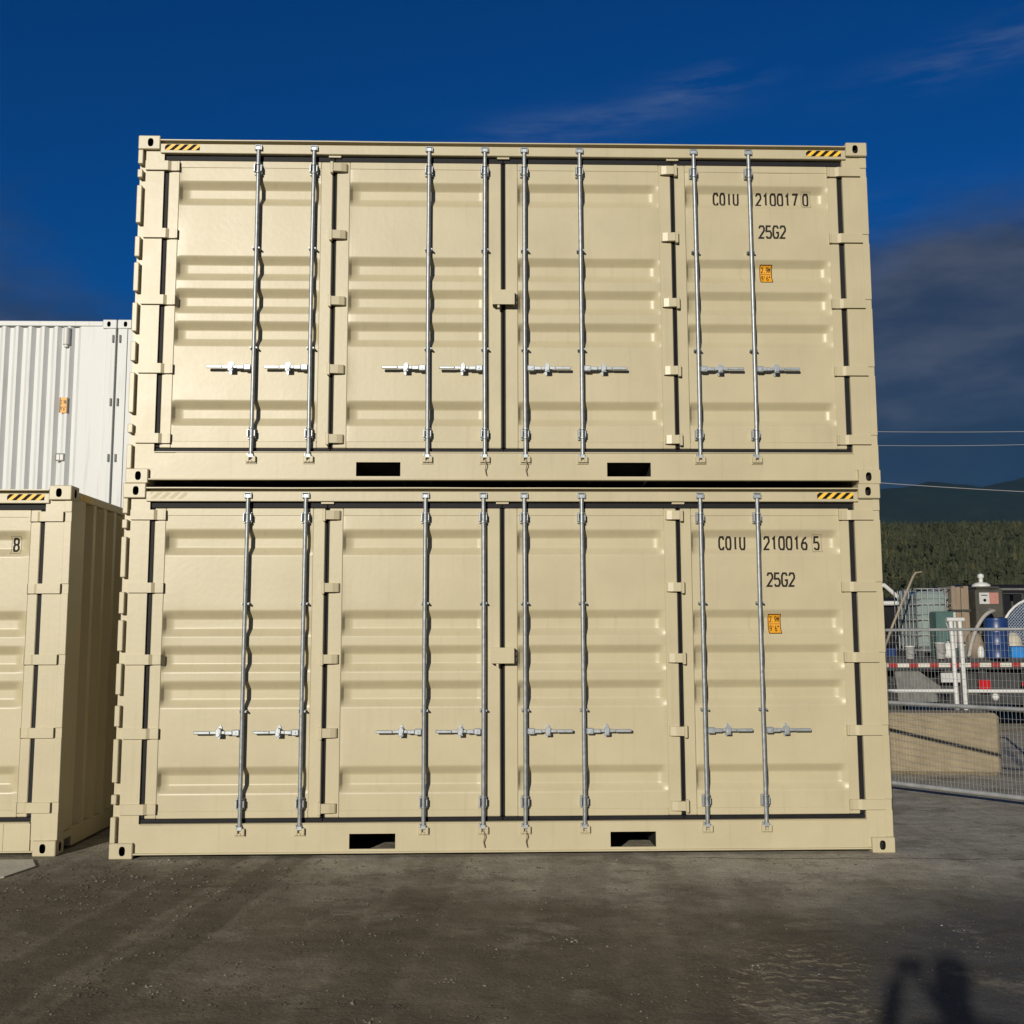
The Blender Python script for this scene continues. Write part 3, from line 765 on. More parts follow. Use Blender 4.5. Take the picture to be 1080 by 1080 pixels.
code_x = {1: (4.758, 5.122), 2: (4.772, 5.131), 3: (0, 0)}
c1 = beige_container('shipping_container', 1, 'COIU210016', '25G2', '5', True)
tag(c1, 'beige side-opening shipping container numbered 210016, standing on the ground in the middle', 'shipping container', 'beige side-opening containers')
c2 = beige_container('shipping_container', 2, 'COIU210017', '25G2', '0', False)
c2.location = (0.012, 0.004, H)
tag(c2, 'beige side-opening shipping container numbered 210017, stacked on top of another container', 'shipping container', 'beige side-opening containers')
c3 = beige_container('shipping_container', 3, '', '', '8', False)
c3.location = (-.452 - W, .13, .0)
tag(c3, 'beige side-opening container cut off by the left edge, its shaded corrugated end showing', 'shipping container', 'beige side-opening containers')

# ---------------------------------------------------------------- white containers behind, ends facing
def white_container():
    WW, DD, HH = 2.438, 6.058, 2.896
    root = empty('shipping_container')
    for cx, sx in ((0, 1), (WW, -1)):
        for cy, sy in ((0, 1), (DD, -1)):
            for cz, sz in ((0, 1), (HH, -1)):
                c = MB(); casting(c, cx, cy, cz, sx, sy, sz); c.build('corner_casting', ['white_paint', 'shade_black'], root)
    for x in (0, 1):
        mx = (lambda v: v) if x == 0 else (lambda v: WW - v)
        for y0 in (.006, DD - .15):
            p = MB(); p.box(mx(.006), mx(.13), y0, y0 + .144, .118, HH - .118, ch=.006)
            p.build('corner_post', 'white_paint', root)
        lg = MB()
        for zc in (2.64, 1.80, 1.07, .4): lg.box(mx(.028), mx(.048), -.012, .006, zc - .05, zc + .05)
        lg.build('lashing_bar', 'mid_steel', root)
        pr_ = corr_profile(DD - .30, .278, .036, .05); w_ = MB()
        w_.grid(len(pr_), 2, lambda i, j: (mx(.010 + pr_[i][1]), .15 + pr_[i][0], (.16, HH - .08)[j]), sm=False, flip=(x == 1)); w_.build('side_wall', 'white_paint', root)
        r_ = MB(); r_.box(mx(.006), mx(.07), .163, DD - .163, HH - .08, HH - .02); r_.build('top_rail', 'white_paint', root)
        r_ = MB(); r_.box(mx(.006), mx(.07), .163, DD - .163, .02, .16); r_.build('bottom_rail', 'white_paint', root)
    # front end: tight corrugation
    a, b = .13, WW - .13; prf = [(a, 0), (a + .18, .0)]; per = .1675; n = 10; s = a + .20
    for k in range(n):
        prf += [(s + per * .02, 0), (s + per * .30, .040), (s + per * .55, .040), (s + per * .83, 0)]; s += per
    prf += [(b - .18, 0), (b, .0)]
    e = MB(); e.grid(len(prf), 2, lambda i, j: (prf[i][0], .020 + prf[i][1], (.16, HH - .085)[j]), sm=False)
    e.build('end_wall', 'white_paint', root)
    e = MB(); e.grid(len(prf), 2, lambda i, j: (prf[i][0], DD - .020 - prf[i][1], (.16, HH - .085)[j]), sm=False, flip=True); e.build('end_wall', 'white_paint', root)
    for y0 in (.008, DD - .068):
        r_ = MB(); r_.box(.1785, WW - .1785, y0, y0 + .06, HH - .085, HH - .020, ch=.005); r_.build('top_rail', 'white_paint', root)
        r_ = MB(); r_.box(.1785, WW - .1785, y0, y0 + .06, .02, .16, ch=.005); r_.build('bottom_rail', 'white_paint', root)
    rf = MB(); rf.box(.07, WW - .07, .068, DD - .068, HH - .06, HH - .035); rf.build('roof', 'white_paint', root)
    return root
w0 = white_container()
# document tube, orange label and small plate on the visible one
def at_w(o):  # fittings on the end wall
    t = MB(); t.tube([(1.80, .010, 2.56), (1.80, .010, 2.78)], .045, 14); t.tube([(1.80, .010, 2.525), (1.80, .010, 2.56)], .030, 10); t.build('document_tube', 'white_tube', o)
    t = MB(); t.box(1.745, 1.850, .008, .012, 1.66, 1.86); lb_ = t.build('height_label', 'label_orange', o)
    t = MB(); t.box(1.745, 1.757, .0045, .0078, 1.66, 1.86); t.box(1.838, 1.850, .0045, .0078, 1.66, 1.86); fl_ = lambda x, z: .0065
    write(t, '2.9M', 1.762, 1.775, .012, .05, .0185, .006, fl_); write(t, "9'6\"", 1.762, 1.690, .012, .05, .0185, .006, fl_); t.build('height_lettering', 'tan_board', lb_)
    t = MB(); t.box(1.725, 1.835, .008, .012, 1.03, 1.13); ob = t.build('rating_plate', 'mid_steel', o)
    t = MB(); t.box(1.738, 1.775, .006, .0078, 1.045, 1.115); t.box(1.785, 1.822, .006, .0078, 1.045, 1.115); t.build('plate_lettering', 'white_tube', ob)
YW = 5.20; XW = -1.920
spots = [(XW - 2.438, H, 'white container with an orange label, standing high behind the left beige one', 1),
         (XW + .014, H, 'white container mostly hidden by the beige stack, right of the orange-labelled one', 0),
         (XW - 2.438, 0, 'white container on the ground underneath the white one with the orange label', 0),
         (XW + .014, 0, 'white container on the ground hidden behind the beige stack of two', 0)]
made = []
for k, (x, z, lab, fit_) in enumerate(spots):
    o = w0 if k == 0 else copy_tree(w0)
    o.location = (x, YW, z); tag(o, lab, 'shipping container', 'white containers behind the beige ones'); made.append(o)
at_w(made[0])

# ---------------------------------------------------------------- fence panels
def fence_panel(loc, rz, length, label):
    root = empty('fence_panel', loc, rz)
    zt, zb, zm = 1.735, .075, .95
    f = MB()
    f.tube([(0, 0, zb), (0, 0, zt), (length, 0, zt), (length, 0, zb)], .019, 8, closed=False)
    f.tube([(0, 0, zb + .02), (length, 0, zb + .02)], .026, 8); f.tube([(0.02, 0, zm), (length - .02, 0, zm)], .022, 8)
    f.build('frame', 'fence_steel', root)
    m = MB(); k = 0; x = .045
    while x < length - .02:
        m.tube([(x, .0, zb + .04), (x, .0, zt - .015)], .0018, 4, cap=False); x += .040
    z = zb + .10
    while z < zt - .03:
        if abs(z - zm) > .025: m.tube([(.018, .0045, z), (length - .018, .0045, z)], .0017, 4, cap=False)
        z += .075
    m.build('mesh', 'fence_steel', root)
    for x in (.12, length - .12):
        ft = MB(); ft.box(x - .03, x + .03, -.30, .30, .001, .030, ch=.006); ft.box(x - .018, x + .018, -.018, .018, .030, .075); ft.build('foot', 'fence_steel', root)
    tag(root, label, 'fence', 'steel mesh fence panels'); return root
A = Vector((7.308, 3.153)); B = Vector((8.138, 2.05)); dv = (B - A).normalized(); ang = math.atan2(dv.y, dv.x)
P0 = A - dv * .75
fence_panel((P0.x, P0.y, 0), ang, 2.55, 'steel mesh fence panel running from behind the container stack past the concrete block')
P1 = P0 + dv * 2.61
fence_panel((P1.x, P1.y, 0), ang, 2.55, 'steel mesh fence panel nearest the right edge, beyond the first one')

# concrete block
cb = MB(); cb.box(-1.52, 0, 0, .62, 0, .735, ch=.045)
o = cb.build('concrete_block', 'concrete', None, (9.085, 4.43, 0)); o.rotation_euler = (0, 0, R(-8))
tag(o, 'weathered tan concrete block lying on the ground behind the mesh fence', 'concrete block')
# ---------------------------------------------------------------- white tubular gate
wg = empty('tube_gate', (8.2, 6.0, 0))
def wpart(name, pts, r, n=10): m = MB(); m.tube([(a - 8.2, b - 6.0, c) for a, b, c in pts], r, n); return m.build(name, 'white_tube', wg)
wpart('upright', [(9.235, 6, 1.86), (9.255, 6, 1.4), (9.285, 6, .001)], .030); wpart('upright', [(9.36, 6, 1.86), (9.375, 6, 1.4), (9.40, 6, .001)], .030)
wpart('cross_bar', [(9.18, 6, 1.885), (9.42, 6, 1.885)], .030)
wpart('rail', [(7.6, 6, .925), (9.235, 6, .925)], .026); wpart('rail', [(9.42, 6, .920), (10.25, 6, .915)], .026)
wpart('end_leg', [(7.6, 6, .95), (7.6, 6, .001)], .026); wpart('end_leg', [(10.25, 6, .94), (10.25, 6, .001)], .026)
m = MB(); m.lathe([(0, -.05), (.03, -.045), (.05, 0), (.035, .04), (0, .05)], 9.80 - 8.2, 0, .84, 12); m.build('weight', 'white_tube', wg)
tag(wg, 'white tubular gate with twin uprights and a long low rail behind the mesh fence', 'gate')

# ---------------------------------------------------------------- flatbed trailer with its load
DZ = 1.235
tr = empty('flatbed_trailer', (8.8, 10.0, 0))
def tp(name, mt, fn):
    m = MB(); fn(m); o = m.build(name, mt, tr); return o
tp('deck', 'mid_steel', lambda m: (m.box(0, 7.2, .05, 2.45, DZ - .02, DZ + .03, ch=.005),))
tp('side_rail', 'dark_steel', lambda m: m.box(0, 7.2, 0, .05, DZ - .16, DZ + .03, ch=.006))
tp('chassis', 'dark_steel', lambda m: (m.box(.1, 7.1, .55, .67, .78, DZ - .02), m.box(.1, 7.1, 1.75, 1.87, .78, DZ - .02), m.box(.1, 7.1, .67, 1.75, .9, 1.0)))
tape = MB(); x = .72; k = 0
while x < 7.1:
    w_ = .16 if k % 2 == 0 else .20
    tape.box(x, x + w_ - .0005, -.006, -.0005, DZ - .115, DZ - .045, mi=k % 2); x += w_; k += 1
tape.build('reflective_tape', ['reflect_red', 'reflect_white'], tr)
for wx in (4.8, 5.9, .85):
    for wy in (.12, 2.05):
        m = MB(); prof = [(.20, 0), (.46, 0), (.50, .04), (.50, .22), (.46, .26), (.20, .26)]
        n = 24; vs = [(wx + r * math.cos(2*math.pi*j/n), wy + y, .502 + r * math.sin(2*math.pi*j/n)) for r, y in prof for j in range(n)]
        m.add(vs, [(i*n+j, i*n+(j+1) % n, (i+1)*n+(j+1) % n, (i+1)*n+j) for i in range(5) for j in range(n)], 0, True)
        wh = m.build('wheel', 'tyre_rubber', tr)
        m = MB(); prof = [(0, .06), (.09, .05), (.12, .10), (.18, .10), (.20, .02), (.20, .24), (0, .24)]
        vs = [(wx + r * math.cos(2*math.pi*j/n), wy + y, .502 + r * math.sin(2*math.pi*j/n)) for r, y in prof for j in range(n)]
        m.add(vs, [(i*n+j, i*n+(j+1) % n, (i+1)*n+(j+1) % n, (i+1)*n+j) for i in range(6) for j in range(n)], 0, True); m.build('rim', 'fence_steel', wh)
tp('mud_flap', 'mid_steel', lambda m: m.extr([(1.22, 1.07), (1.62, 1.07), (2.02, .78), (2.02, .52), (1.28, .52)], .10, .14, 'y'))
tp('marker_plate', 'decal_white', lambda m: m.box(1.98, 2.32, -.03, -.012, .86, 1.02))
tp('plate_bracket', 'dark_steel', lambda m: m.box(2.05, 2.25, -.012, .10, .95, 1.075))
tp('tail_lamp', 'red_lamp', lambda m: (m.box(2.66, 2.86, -.02, .06, .70, .90, ch=.02),))
tp('tail_lamp', 'red_lamp', lambda m: (m.box(3.42, 3.62, -.02, .06, .78, .86, ch=.02),))
tp('lamp_bracket', 'dark_steel', lambda m: m.box(2.70, 2.80, .06, .12, .86, 1.075))
tp('lamp_bracket', 'dark_steel', lambda m: m.box(3.46, 3.56, .06, .12, .84, 1.075))
tp('tool_box', 'dark_steel', lambda m: (m.box(2.1, 4.3, .25, .54, .45, 1.05, ch=.02),))
tag(tr, 'dark flatbed trailer edged with red and white reflective tape behind the mesh fence', 'trailer')
ZD = DZ + .030

# intermediate bulk tote
def caged_tote(loc, label, sx=1.0, sy=1.0, h=1.28, lit=True):
    root = empty('liquid_tote', loc)
    m = MB()
    m.box(.04, sx - .04, .04, sy - .04, .14, h - .04, ch=.07)
    for k in range(4): m.box(.025, sx - .025, .025, sy - .025, .22 + k * (h - .40) / 3 - .03, .22 + k * (h - .40) / 3 + .05, ch=.03)
    tk = m.build('tank', 'tote_plastic', root)
    m = MB(); m.lathe([(.10, 0), (.10, .05), (.08, .06), (0, .06)], sx / 2, sy / 2, h - .04, 16); m.build('lid', 'stripe_black', tk)
    m = MB()
    for k in range(7):
        for yy in (0, sy): m.tube([(sx * k / 6, yy, .12), (sx * k / 6, yy, h)], .010, 6)
        for xx in (0, sx): m.tube([(xx, sy * k / 6, .12), (xx, sy * k / 6, h)], .010, 6)
    for k in range(5):
        z = .14 + (h - .15) * k / 4
        m.tube([(0, 0, z), (sx, 0, z), (sx, sy, z), (0, sy, z)], .011, 6, closed=True)
    m.build('cage', 'fence_steel', root)
    m = MB(); m.box(0, sx, 0, sy, .10, .125); [m.box(a, a + .12, 0, sy, 0, .10) for a in (0, sx / 2 - .06, sx - .12)]; m.build('pallet', 'dark_steel', root)
    tag(root, label, 'liquid tote'); return root
caged_tote((10.60, 10.45, ZD), 'caged pale plastic liquid tote on the trailer, half hidden by a leaning pole', .64, 1.0, 1.24)
# dark green panelled box in front of the tote
m = MB(); m.box(0, .36, 0, .30, 0, .82, ch=.02)
gb = m.build('equipment_box', 'tote_green', None, (10.80, 10.10, ZD + .001)); tag(gb, 'dark green equipment box standing in front of the caged tote', 'equipment box')
m = MB(); m.box(.305, .345, -.006, -.0005, .18, .80); m.build('edge_strip', 'decal_white', gb)
m = MB(); m.tube([(.16, -.02, .62), (.28, -.02, .30)], .018, 6); m.build('brace', 'fence_steel', gb)
# tan crate of upright boards
m = MB(); xx = 0
for k, w_ in enumerate((.07, .10, .06, .09)):
    m.box(xx, xx + w_ - .006, (k % 2) * .02, .60, 0.02, 1.28 - .02 * (k % 3), ch=.006); xx += w_
cr = m.build('board_stack', 'tan_board', None, (11.24, 10.42, ZD)); tag(cr, 'stack of tan upright boards strapped together right of the caged tote', 'board stack')
m = MB(); m.box(-.006, .325, -.008, .61, .25, .29); m.box(-.006, .325, -.008, .61, .82, .86); m.box(0, .32, .03, .6, 0, .0195); m.build('strap', 'dark_steel', cr)
# machine with decal and white lid
mc = empty('generator', (11.62, 10.30, ZD))
m = MB(); m.box(0, .50, 0, .70, .40, 1.22, ch=.03); m.box(.04, .46, .04, .66, 1.22, 1.27, ch=.02); m.build('housing', 'machine_green', mc)
m = MB(); [m.box(a, a + .05, b, b + .05, 0, .40) for a in (.02, .43) for b in (.02, .63)]; m.box(.0, .5, .0, .06, .0, .04) ; m.build('frame', 'dark_steel', mc)
m = MB(); m.box(.055, .235, -.008, -.0008, .955, 1.155); dc = m.build('decal', 'decal_white', mc)
m = MB(); m.box(.2355, .40, -.008, -.0008, .955, 1.155); m.build('decal', 'decal_red', mc)
m = MB(); m.tube([(.15, -.012, 1.02), (.15, -.0085, 1.02)], .028, 10); m.box(.09, .20, -.011, -.0085, 1.10, 1.115); m.build('decal_mark', 'stripe_black', dc)
m = MB(); m.lathe([(.16, 0), (.16, .03), (.10, .07), (.035, .08), (.035, .15), (.06, .17), (.05, .22), (0, .24)], .22, .25, 1.27, 16); m.build('air_filter', 'white_tube', mc)
tag(mc, 'dark green generator with a white and red decal and a white cap on top', 'generator')
# curved hose
m = MB(); pts = []
for k in range(11):
    t = k / 10; pts.append((11.30 + .46 * t, 9.98 - .02 * t, ZD + .06 + .76 * math.sin(t * 1.57) ** .7))
m.tube([(11.26, 9.98, ZD + .045)] + pts + [(11.80, 10.20, ZD + .84)], .034, 10)
tag(m.build('hose', 'hose_grey'), 'thick pale hose arching up beside the tan boards', 'hose')
# blue drums
def drum(x, y, r, h, mt, label, grp=None):
    m = MB(); m.lathe([(0, 0), (r * .96, 0), (r, .02), (r * .97, h * .05), (r, h * .33), (r * 1.03, h * .345), (r, h * .36), (r, h * .64), (r * 1.03, h * .655), (r, h * .67), (r * .98, h * .95), (r, h * .98), (r * .95, h), (0, h - .02)], 0, 0, 0, 24)
    o = m.build('drum', mt, None, (x, y, ZD)); tag(o, label, 'drum', grp)
    m = MB(); m.lathe([(.04, 0), (.04, .03), (0, .035)], r * .5, 0, h - .018, 10); m.build('bung', 'stripe_black', o); return o
drum(11.80, 10.0 , .20, .70, 'blue_plastic', 'dark blue plastic drum under the dark green generator')
m = MB(); m.box(0, .22, 0, .25, 0, .20, ch=.02); o = m.build('crate', 'blue_bright', None, (12.06, 9.99, ZD)); tag(o, 'small bright blue crate right of the dark blue drum', 'crate')
m = MB(); m.box(.02, .20, .02, .23, .2005, .215); m.build('lid', 'blue_plastic', o)
# white buckets
def bucket(x, y, r, h, label):
    m = MB(); m.lathe([(0, 0), (r * .85, 0), (r, h), (r * 1.06, h), (r * 1.06, h + .02), (0, h + .025)], 0, 0, 0, 18)
    o = m.build('bucket', 'white_tube', None, (x, y, ZD)); tag(o, label, 'bucket', 'white buckets on the trailer')
    m = MB(); m.tube([(-r, -.01, h * .9), (-r * .7, -r - .01, h * .5), (0, -r - .02, h * .35), (r * .7, -r - .01, h * .5), (r, -.01, h * .9)], .005, 5); m.build('handle', 'fence_steel', o)
bucket(10.30, 10.08, .085, .20, 'white bucket at the foot of the leaning pole')
bucket(10.80, 9.98 + .02, .085, .26, 'white bucket standing in front of the green equipment box')
bucket(11.30, 10.25 , .07, .22, 'white bucket just right of the gate uprights')
def jug(x, y, r, h, label):
    m = MB(); m.lathe([(0, 0), (r * .9, .01), (r, h * .2), (r, h * .6), (r * .7, h * .85), (r * .25, h * .93), (r * .25, h), (0, h)], 0, 0, 0, 16)
    o = m.build('jug', 'white_tube', None, (x, y, ZD)); tag(o, label, 'jug')
    m = MB(); m.lathe([(r * .28, 0), (r * .28, .03), (0, .03)], 0, 0, h + .0005, 10); m.build('cap', 'truck_black', o)
jug(10.98, 9.99 + .10, .07, .30, 'white round-shouldered jug between the green box and the gate uprights')
jug(11.52, 9.98 + .04, .06, .24, 'white jug at the foot of the brownish sack')
m = MB()
for k in range(5): m.tube([( (.20 - .004 * k) * math.cos(2*math.pi*j/24), (.20 - .004 * k) * math.sin(2*math.pi*j/24), .03 + k * .045) for j in range(24)], .024, 6, closed=True)
o = m.build('hose_coil', 'dark_steel', None, (11.12, 10.75 - .32, ZD)); o.rotation_euler = (0, 0, 0); tag(o, 'coil of black hose lying on the trailer behind the gate uprights', 'hose coil')
m = MB(); m.extr([(0, 0), (.34, 0), (.34, .30), (.26, .38), (.08, .38), (0, .30)], 0, .17, 'y')
o = m.build('jerry_can', 'truck_navy', None, (9.55, 10.12, ZD + .001)); tag(o, 'dark blue jerry can on the trailer beside the container stack', 'jerry can')
m = MB(); m.tube([(.08, .085, .3805), (.10, .085, .44), (.24, .085, .44), (.26, .085, .3805)], .012, 6); m.build('handle', 'truck_navy', o)
# heap of assorted pipes and fittings at deck level (each a thing)
m = MB(); m.lathe([(0, 0), (.15, 0), (.17, .18), (.14, .34), (.07, .44), (0, .45)], 0, 0, 0, 14)
o = m.build('sack', 'cream', None, (12.20, 9.98 + .25, ZD)); tag(o, 'pale cream sack standing left of the blue netting', 'sack')
m = MB(); m.lathe([(0, 0), (.13, 0), (.16, .22), (.11, .40), (.05, .46), (0, .47)], 0, 0, 0, 14)
o = m.build('sack', 'tan_board', None, (11.48, 10.15, ZD)); tag(o, 'brownish sack between the hose and the dark blue drum', 'sack')
# shelf unit with two cream boxes behind
sh = empty('shelf_rack', (12.05, 10.9, ZD)); m = MB()
for a in (0, .70): 
    for b in (0, .40): m.box(a, a + .04, b, b + .04, 0, 1.15)
m.build('frame', 'dark_steel', sh); m = MB(); m.box(0, .74, 0, .44, .745, .775); m.box(0, .74, 0, .44, 1.1505, 1.17); m.box(0, .74, 0, .44, .30, .33); m.build('shelf', 'dark_steel', sh)
tag(sh, 'black shelf rack on the trailer behind the netting', 'shelf rack')
for k, (bx, lab) in enumerate(((12.10, 'cream box, left one of the two on the black shelf rack'), (12.27, 'cream box, right one of the two on the black shelf rack'))):
    m = MB(); m.box(0, .15, 0, .22, 0, .19, ch=.015); o = m.build('storage_box', 'cream', None, (bx, 10.92, ZD + .776)); tag(o, lab, 'box', 'cream boxes on the black shelf rack')
    m = MB(); m.box(.02, .13, -.003, -.0004, .03, .10); m.build('label', 'decal_white', o)
# round mesh guard (blue-white)
ng = empty('mesh_guard', (12.64, 10.12, ZD + .37), 0)
m = MB(); n = 36; Rr = .68
m.tube([(Rr * math.cos(2*math.pi*k/n), .0, max(-.34, Rr * math.sin(2*math.pi*k/n))) for k in range(n)], .022, 8, closed=True); rim = m.build('rim', 'white_tube', ng)
m = MB()
for k in range(-16, 17):
    c = k * .041; h_ = math.sqrt(max(0, Rr * Rr - c * c))
    if h_ > .05:
        a = R(45)
        for sgn in (1, -1):
            pts = []
            for t in (-1, -.5, 0, .5, 1):
                u, v = c, t * h_; X_ = u * math.cos(a * sgn) - v * math.sin(a * sgn); Z_ = u * math.sin(a * sgn) + v * math.cos(a * sgn)
                pts.append((X_, .006 * sgn + .12 * (1 - (u*u + v*v) / Rr / Rr), max(Z_, -.335)))
            m.tube(pts, .007, 4, cap=False)
m.build('mesh', 'net_blue', ng)
m = MB(); m.box(-.3, .3, .02, .30, -.370 , -.345); m.build('stand', 'dark_steel', ng)
tag(ng, 'big round pale blue mesh guard with a white rim on the trailer', 'mesh guard')
# leaning pole
m = MB(); m.tube([(9.72, 9.93, 1.27), (9.96, 9.93, 1.85), (10.17, 9.93, 2.30), (10.36, 9.93, 2.70)], [.022, .022, .021, .020], 8)
m.tube([(10.36, 9.93, 2.70), (10.40, 9.93, 2.75), (10.52, 9.98, 2.77)], .016, 8)
tag(m.build('leaning_pole', 'wood_pole'), 'long bare wooden pole leaning over the trailer load', 'pole')

# vehicles behind
def parked_truck(loc, label, body, cab_h, length, mirror=True):
    root = empty('parked_truck', loc); L = length
    m = MB(); prof = [(0, .55), (0, 1.35), (1.0, 1.45), (1.45, cab_h - .02), (3.0, cab_h), (3.05, 1.42), (L, 1.40), (L, .55)]
    m.extr([(a, b) for a, b in prof], 0.02, 1.88, 'y'); m.build('body', body, root); 
    m = MB(); m.extr([(1.16, 1.48), (1.50, cab_h - .10), (2.12, cab_h - .08), (2.12, 1.48)], .008, .0195, 'y'); m.extr([(2.22, 1.48), (2.22, cab_h - .08), (2.92, cab_h - .08), (2.94, 1.48)], .008, .0195, 'y'); m.build('side_window', 'glass', root)
    m = MB(); m.box(2.16, 2.20, .0, .019, .75, 1.40); m.box(2.30, 2.42, -.02, .019, 1.30, 1.33); m.build('door', 'chrome', root)
    m = MB(); m.box(-.04, .0, .15, 1.75, .5, .72); m.build('bumper', 'chrome', root)
    for wx in (.85, L - .95):
        for wy in (-.02, 1.66):
            n = 22; prof = [(.20, .01), (.36, 0), (.40, .03), (.40, .20), (.36, .24), (.20, .23)]
            m = MB(); vs = [(wx + r * math.cos(2*math.pi*j/n), wy + y, .402 + r * math.sin(2*math.pi*j/n)) for r, y in prof for j in range(n)]
            m.add(vs, [(i*n+j, i*n+(j+1) % n, (i+1)*n+(j+1) % n, (i+1)*n+j) for i in range(5) for j in range(n)], 0, True); wh = m.build('wheel', 'tyre_rubber', root)
            m = MB(); m.tube([(wx, wy + .015, .402), (wx, wy + .20, .402)], .2, 18); m.build('rim', 'chrome', wh)
    m = MB(); m.tube([(3.15, .1, 1.42), (3.15, .1, cab_h + .15), (4.0, .1, cab_h + .15), (4.35, .1, cab_h - .15), (4.4, .1, 1.42)], .05, 8); m.tube([(3.15, .1, cab_h - .22), (4.35, .1, cab_h - .22)], .05, 8); m.build('rack', 'white_tube', root)
    m = MB(); m.box(3.12, 4.62, .18, 1.7, 1.41, cab_h - .10, ch=.06); m.box(3.2, 4.5, .172, .1795, 1.6, 1.9); m.build('bed_box', 'truck_black', root)
    tag(root, label, 'truck'); return root
parked_truck((7.12, 13.2, 0), 'dark navy truck with a white pipe rack, mostly hidden behind the stack', 'truck_navy', 2.54, 4.9)
# dark enclosed box trailer behind the load, at the right
bt = empty('box_trailer', (12.8, 13.6, 0))
m = MB(); m.box(0, 5.6, 0, 2.3, .62, 2.72, ch=.05); m.build('body', 'truck_black', bt)
m = MB(); m.box(0.05, 5.55, -.012, -.0005, .66, .72); m.box(.05, 5.55, -.012, -.0005, 2.60, 2.64); m.build('trim', 'mid_steel', bt)
m = MB(); m.box(1.6, 2.4, -.015, -.001, .80, 2.50); dd = m.build('door', 'dark_steel', bt); m = MB(); m.box(1.66, 1.72, -.05, -.016, 1.5, 1.7); m.build('handle', 'chrome', dd)
for wx in (2.6, 3.5):
    for wy in (.1, 1.95):
        m = MB(); n = 20; prof = [(0, .02), (.2, .02), (.33, 0), (.36, .03), (.36, .20), (.33, .23), (0, .23)]
        vs = [(wx + r * math.cos(2*math.pi*j/n), wy - .12 + y, .362 + r * math.sin(2*math.pi*j/n)) for r, y in prof for j in range(n)]
        m.add(vs, [(i*n+j, i*n+(j+1) % n, (i+1)*n+(j+1) % n, (i+1)*n+j) for i in range(6) for j in range(n)], 0, True); m.build('wheel', 'tyre_rubber', bt)
m = MB(); m.box(2.5, 3.6, .3, 2.0, .36, .62); m.box(-.9, 0, 1.0, 1.3, .50, .62); m.box(-.85, -.75, 1.1, 1.2, 0, .5); m.build('chassis', 'dark_steel', bt)
tag(bt, 'black enclosed box trailer parked behind the loaded flatbed', 'box trailer')

# ---------------------------------------------------------------- power line
def upole(x, y, h, label):
    root = empty('utility_pole', (x, y, 0))
    m = MB(); m.tube([(0, 0, -.2), (0, 0, h)], [.17, .11], 10); m.build('pole', 'pole_dark', root)
    m = MB(); m.box(-.06, .06, -1.2, 1.2, h - .55, h - .42); m.build('crossarm', 'pole_dark', root)
    for yy in (-1.0, 1.0):
        q = MB(); q.lathe([(0, 0), (.05, 0), (.06, .05), (.04, .10), (.06, .14), (0, .18)], 0, yy, h - .42, 10); q.build('insulator', 'ceramic', root)
    tag(root, label, 'utility pole', 'utility poles behind the yard'); return root
upole(4.0, 60, 15.9, 'tall wooden utility pole hidden behind the container stack'); upole(60, 60, 15.9, 'tall wooden utility pole beyond the right edge of the photo')
upole(4.0, 40, 10.9, 'short wooden utility pole hidden behind the container stack'); upole(60, 40, 8.9, 'short wooden utility pole beyond the right edge of the photo')
def wire(p, q, sag, r, label):
    m = MB(); P, Q = Vector(p), Vector(q); n = 30
    m.tube([tuple(P.lerp(Q, k / n) - Vector((0, 0, sag * 4 * (k / n) * (1 - k / n)))) for k in range(n + 1)], r, 5)
    tag(m.build('power_line', 'wire_metal'), label, 'power line', 'power lines over the hill')
wire((4, 59, 15.66), (60, 59, 15.66), .9, .022, 'upper of the two level power lines')
wire((4, 61, 15.66), (60, 61, 15.66), 1.45, .022, 'lower of the two level power lines')
wire((4, 41, 10.66), (60, 41, 8.66), 1.4, .020, 'lowest power line, sagging to the right just above the hills')

# ---------------------------------------------------------------- small ground things
random.seed(11)
gv = MB()
def stone(x, y, r):
    k = []
    for j in range(6):
        a = j * math.pi / 3 + random.random() * .5; q = r * random.uniform(.7, 1.2); k.append((x + math.cos(a) * q, y + math.sin(a) * q, r * random.uniform(.05, .35)))
    top = (x + random.uniform(-.3, .3) * r, y + random.uniform(-.3, .3) * r, r * random.uniform(.6, .95))
    gv.add(k + [top, (x, y, -.002)], [(j, (j+1) % 6, 6) for j in range(6)] + [((j+1) % 6, j, 7) for j in range(6)])
for _ in range(9000):
    y = -4.3 + random.random() * 4.25; x = random.uniform(-1.6, 7.6)
    k_ = noise.noise(Vector((x * .9, y * .9, 7.))) + .45
    if random.random() < k_: stone(x, y, random.choice((.003, .0035, .004, .005, .006)) * random.uniform(.7, 1.4))
for _ in range(260):
    x = random.gauss(1.2, 1.6); y = random.uniform(-3.6, -.1)
    for q in range(random.randint(2, 7)): stone(x + random.gauss(0, .05), y + random.gauss(0, .025), random.uniform(.004, .011))
for _ in range(2300):
    y = -4.6 + random.random() ** .8 * 10.5; x = random.uniform(-3, 10.5)
    if -.1 < y < 2.5 and -7 < x < 6.1: continue
    stone(x, y, random.choice((.004, .005, .006, .008, .011)) * random.uniform(.7, 1.3))
for _ in range(420):
    x = random.gauss(.1, .8); y = random.gauss(-.9, .5)
    if y < -.02: stone(x, y, random.choice((.005, .007, .010, .014)))
forest_mat('stone_mix', (.045, .038, .028), (.11, .098, .074), (.42, .39, .32), 3.5)
tag(gv.build('gravel', 'stone_mix'), 'loose small gravel scattered over the yard', 'gravel', kind='stuff')

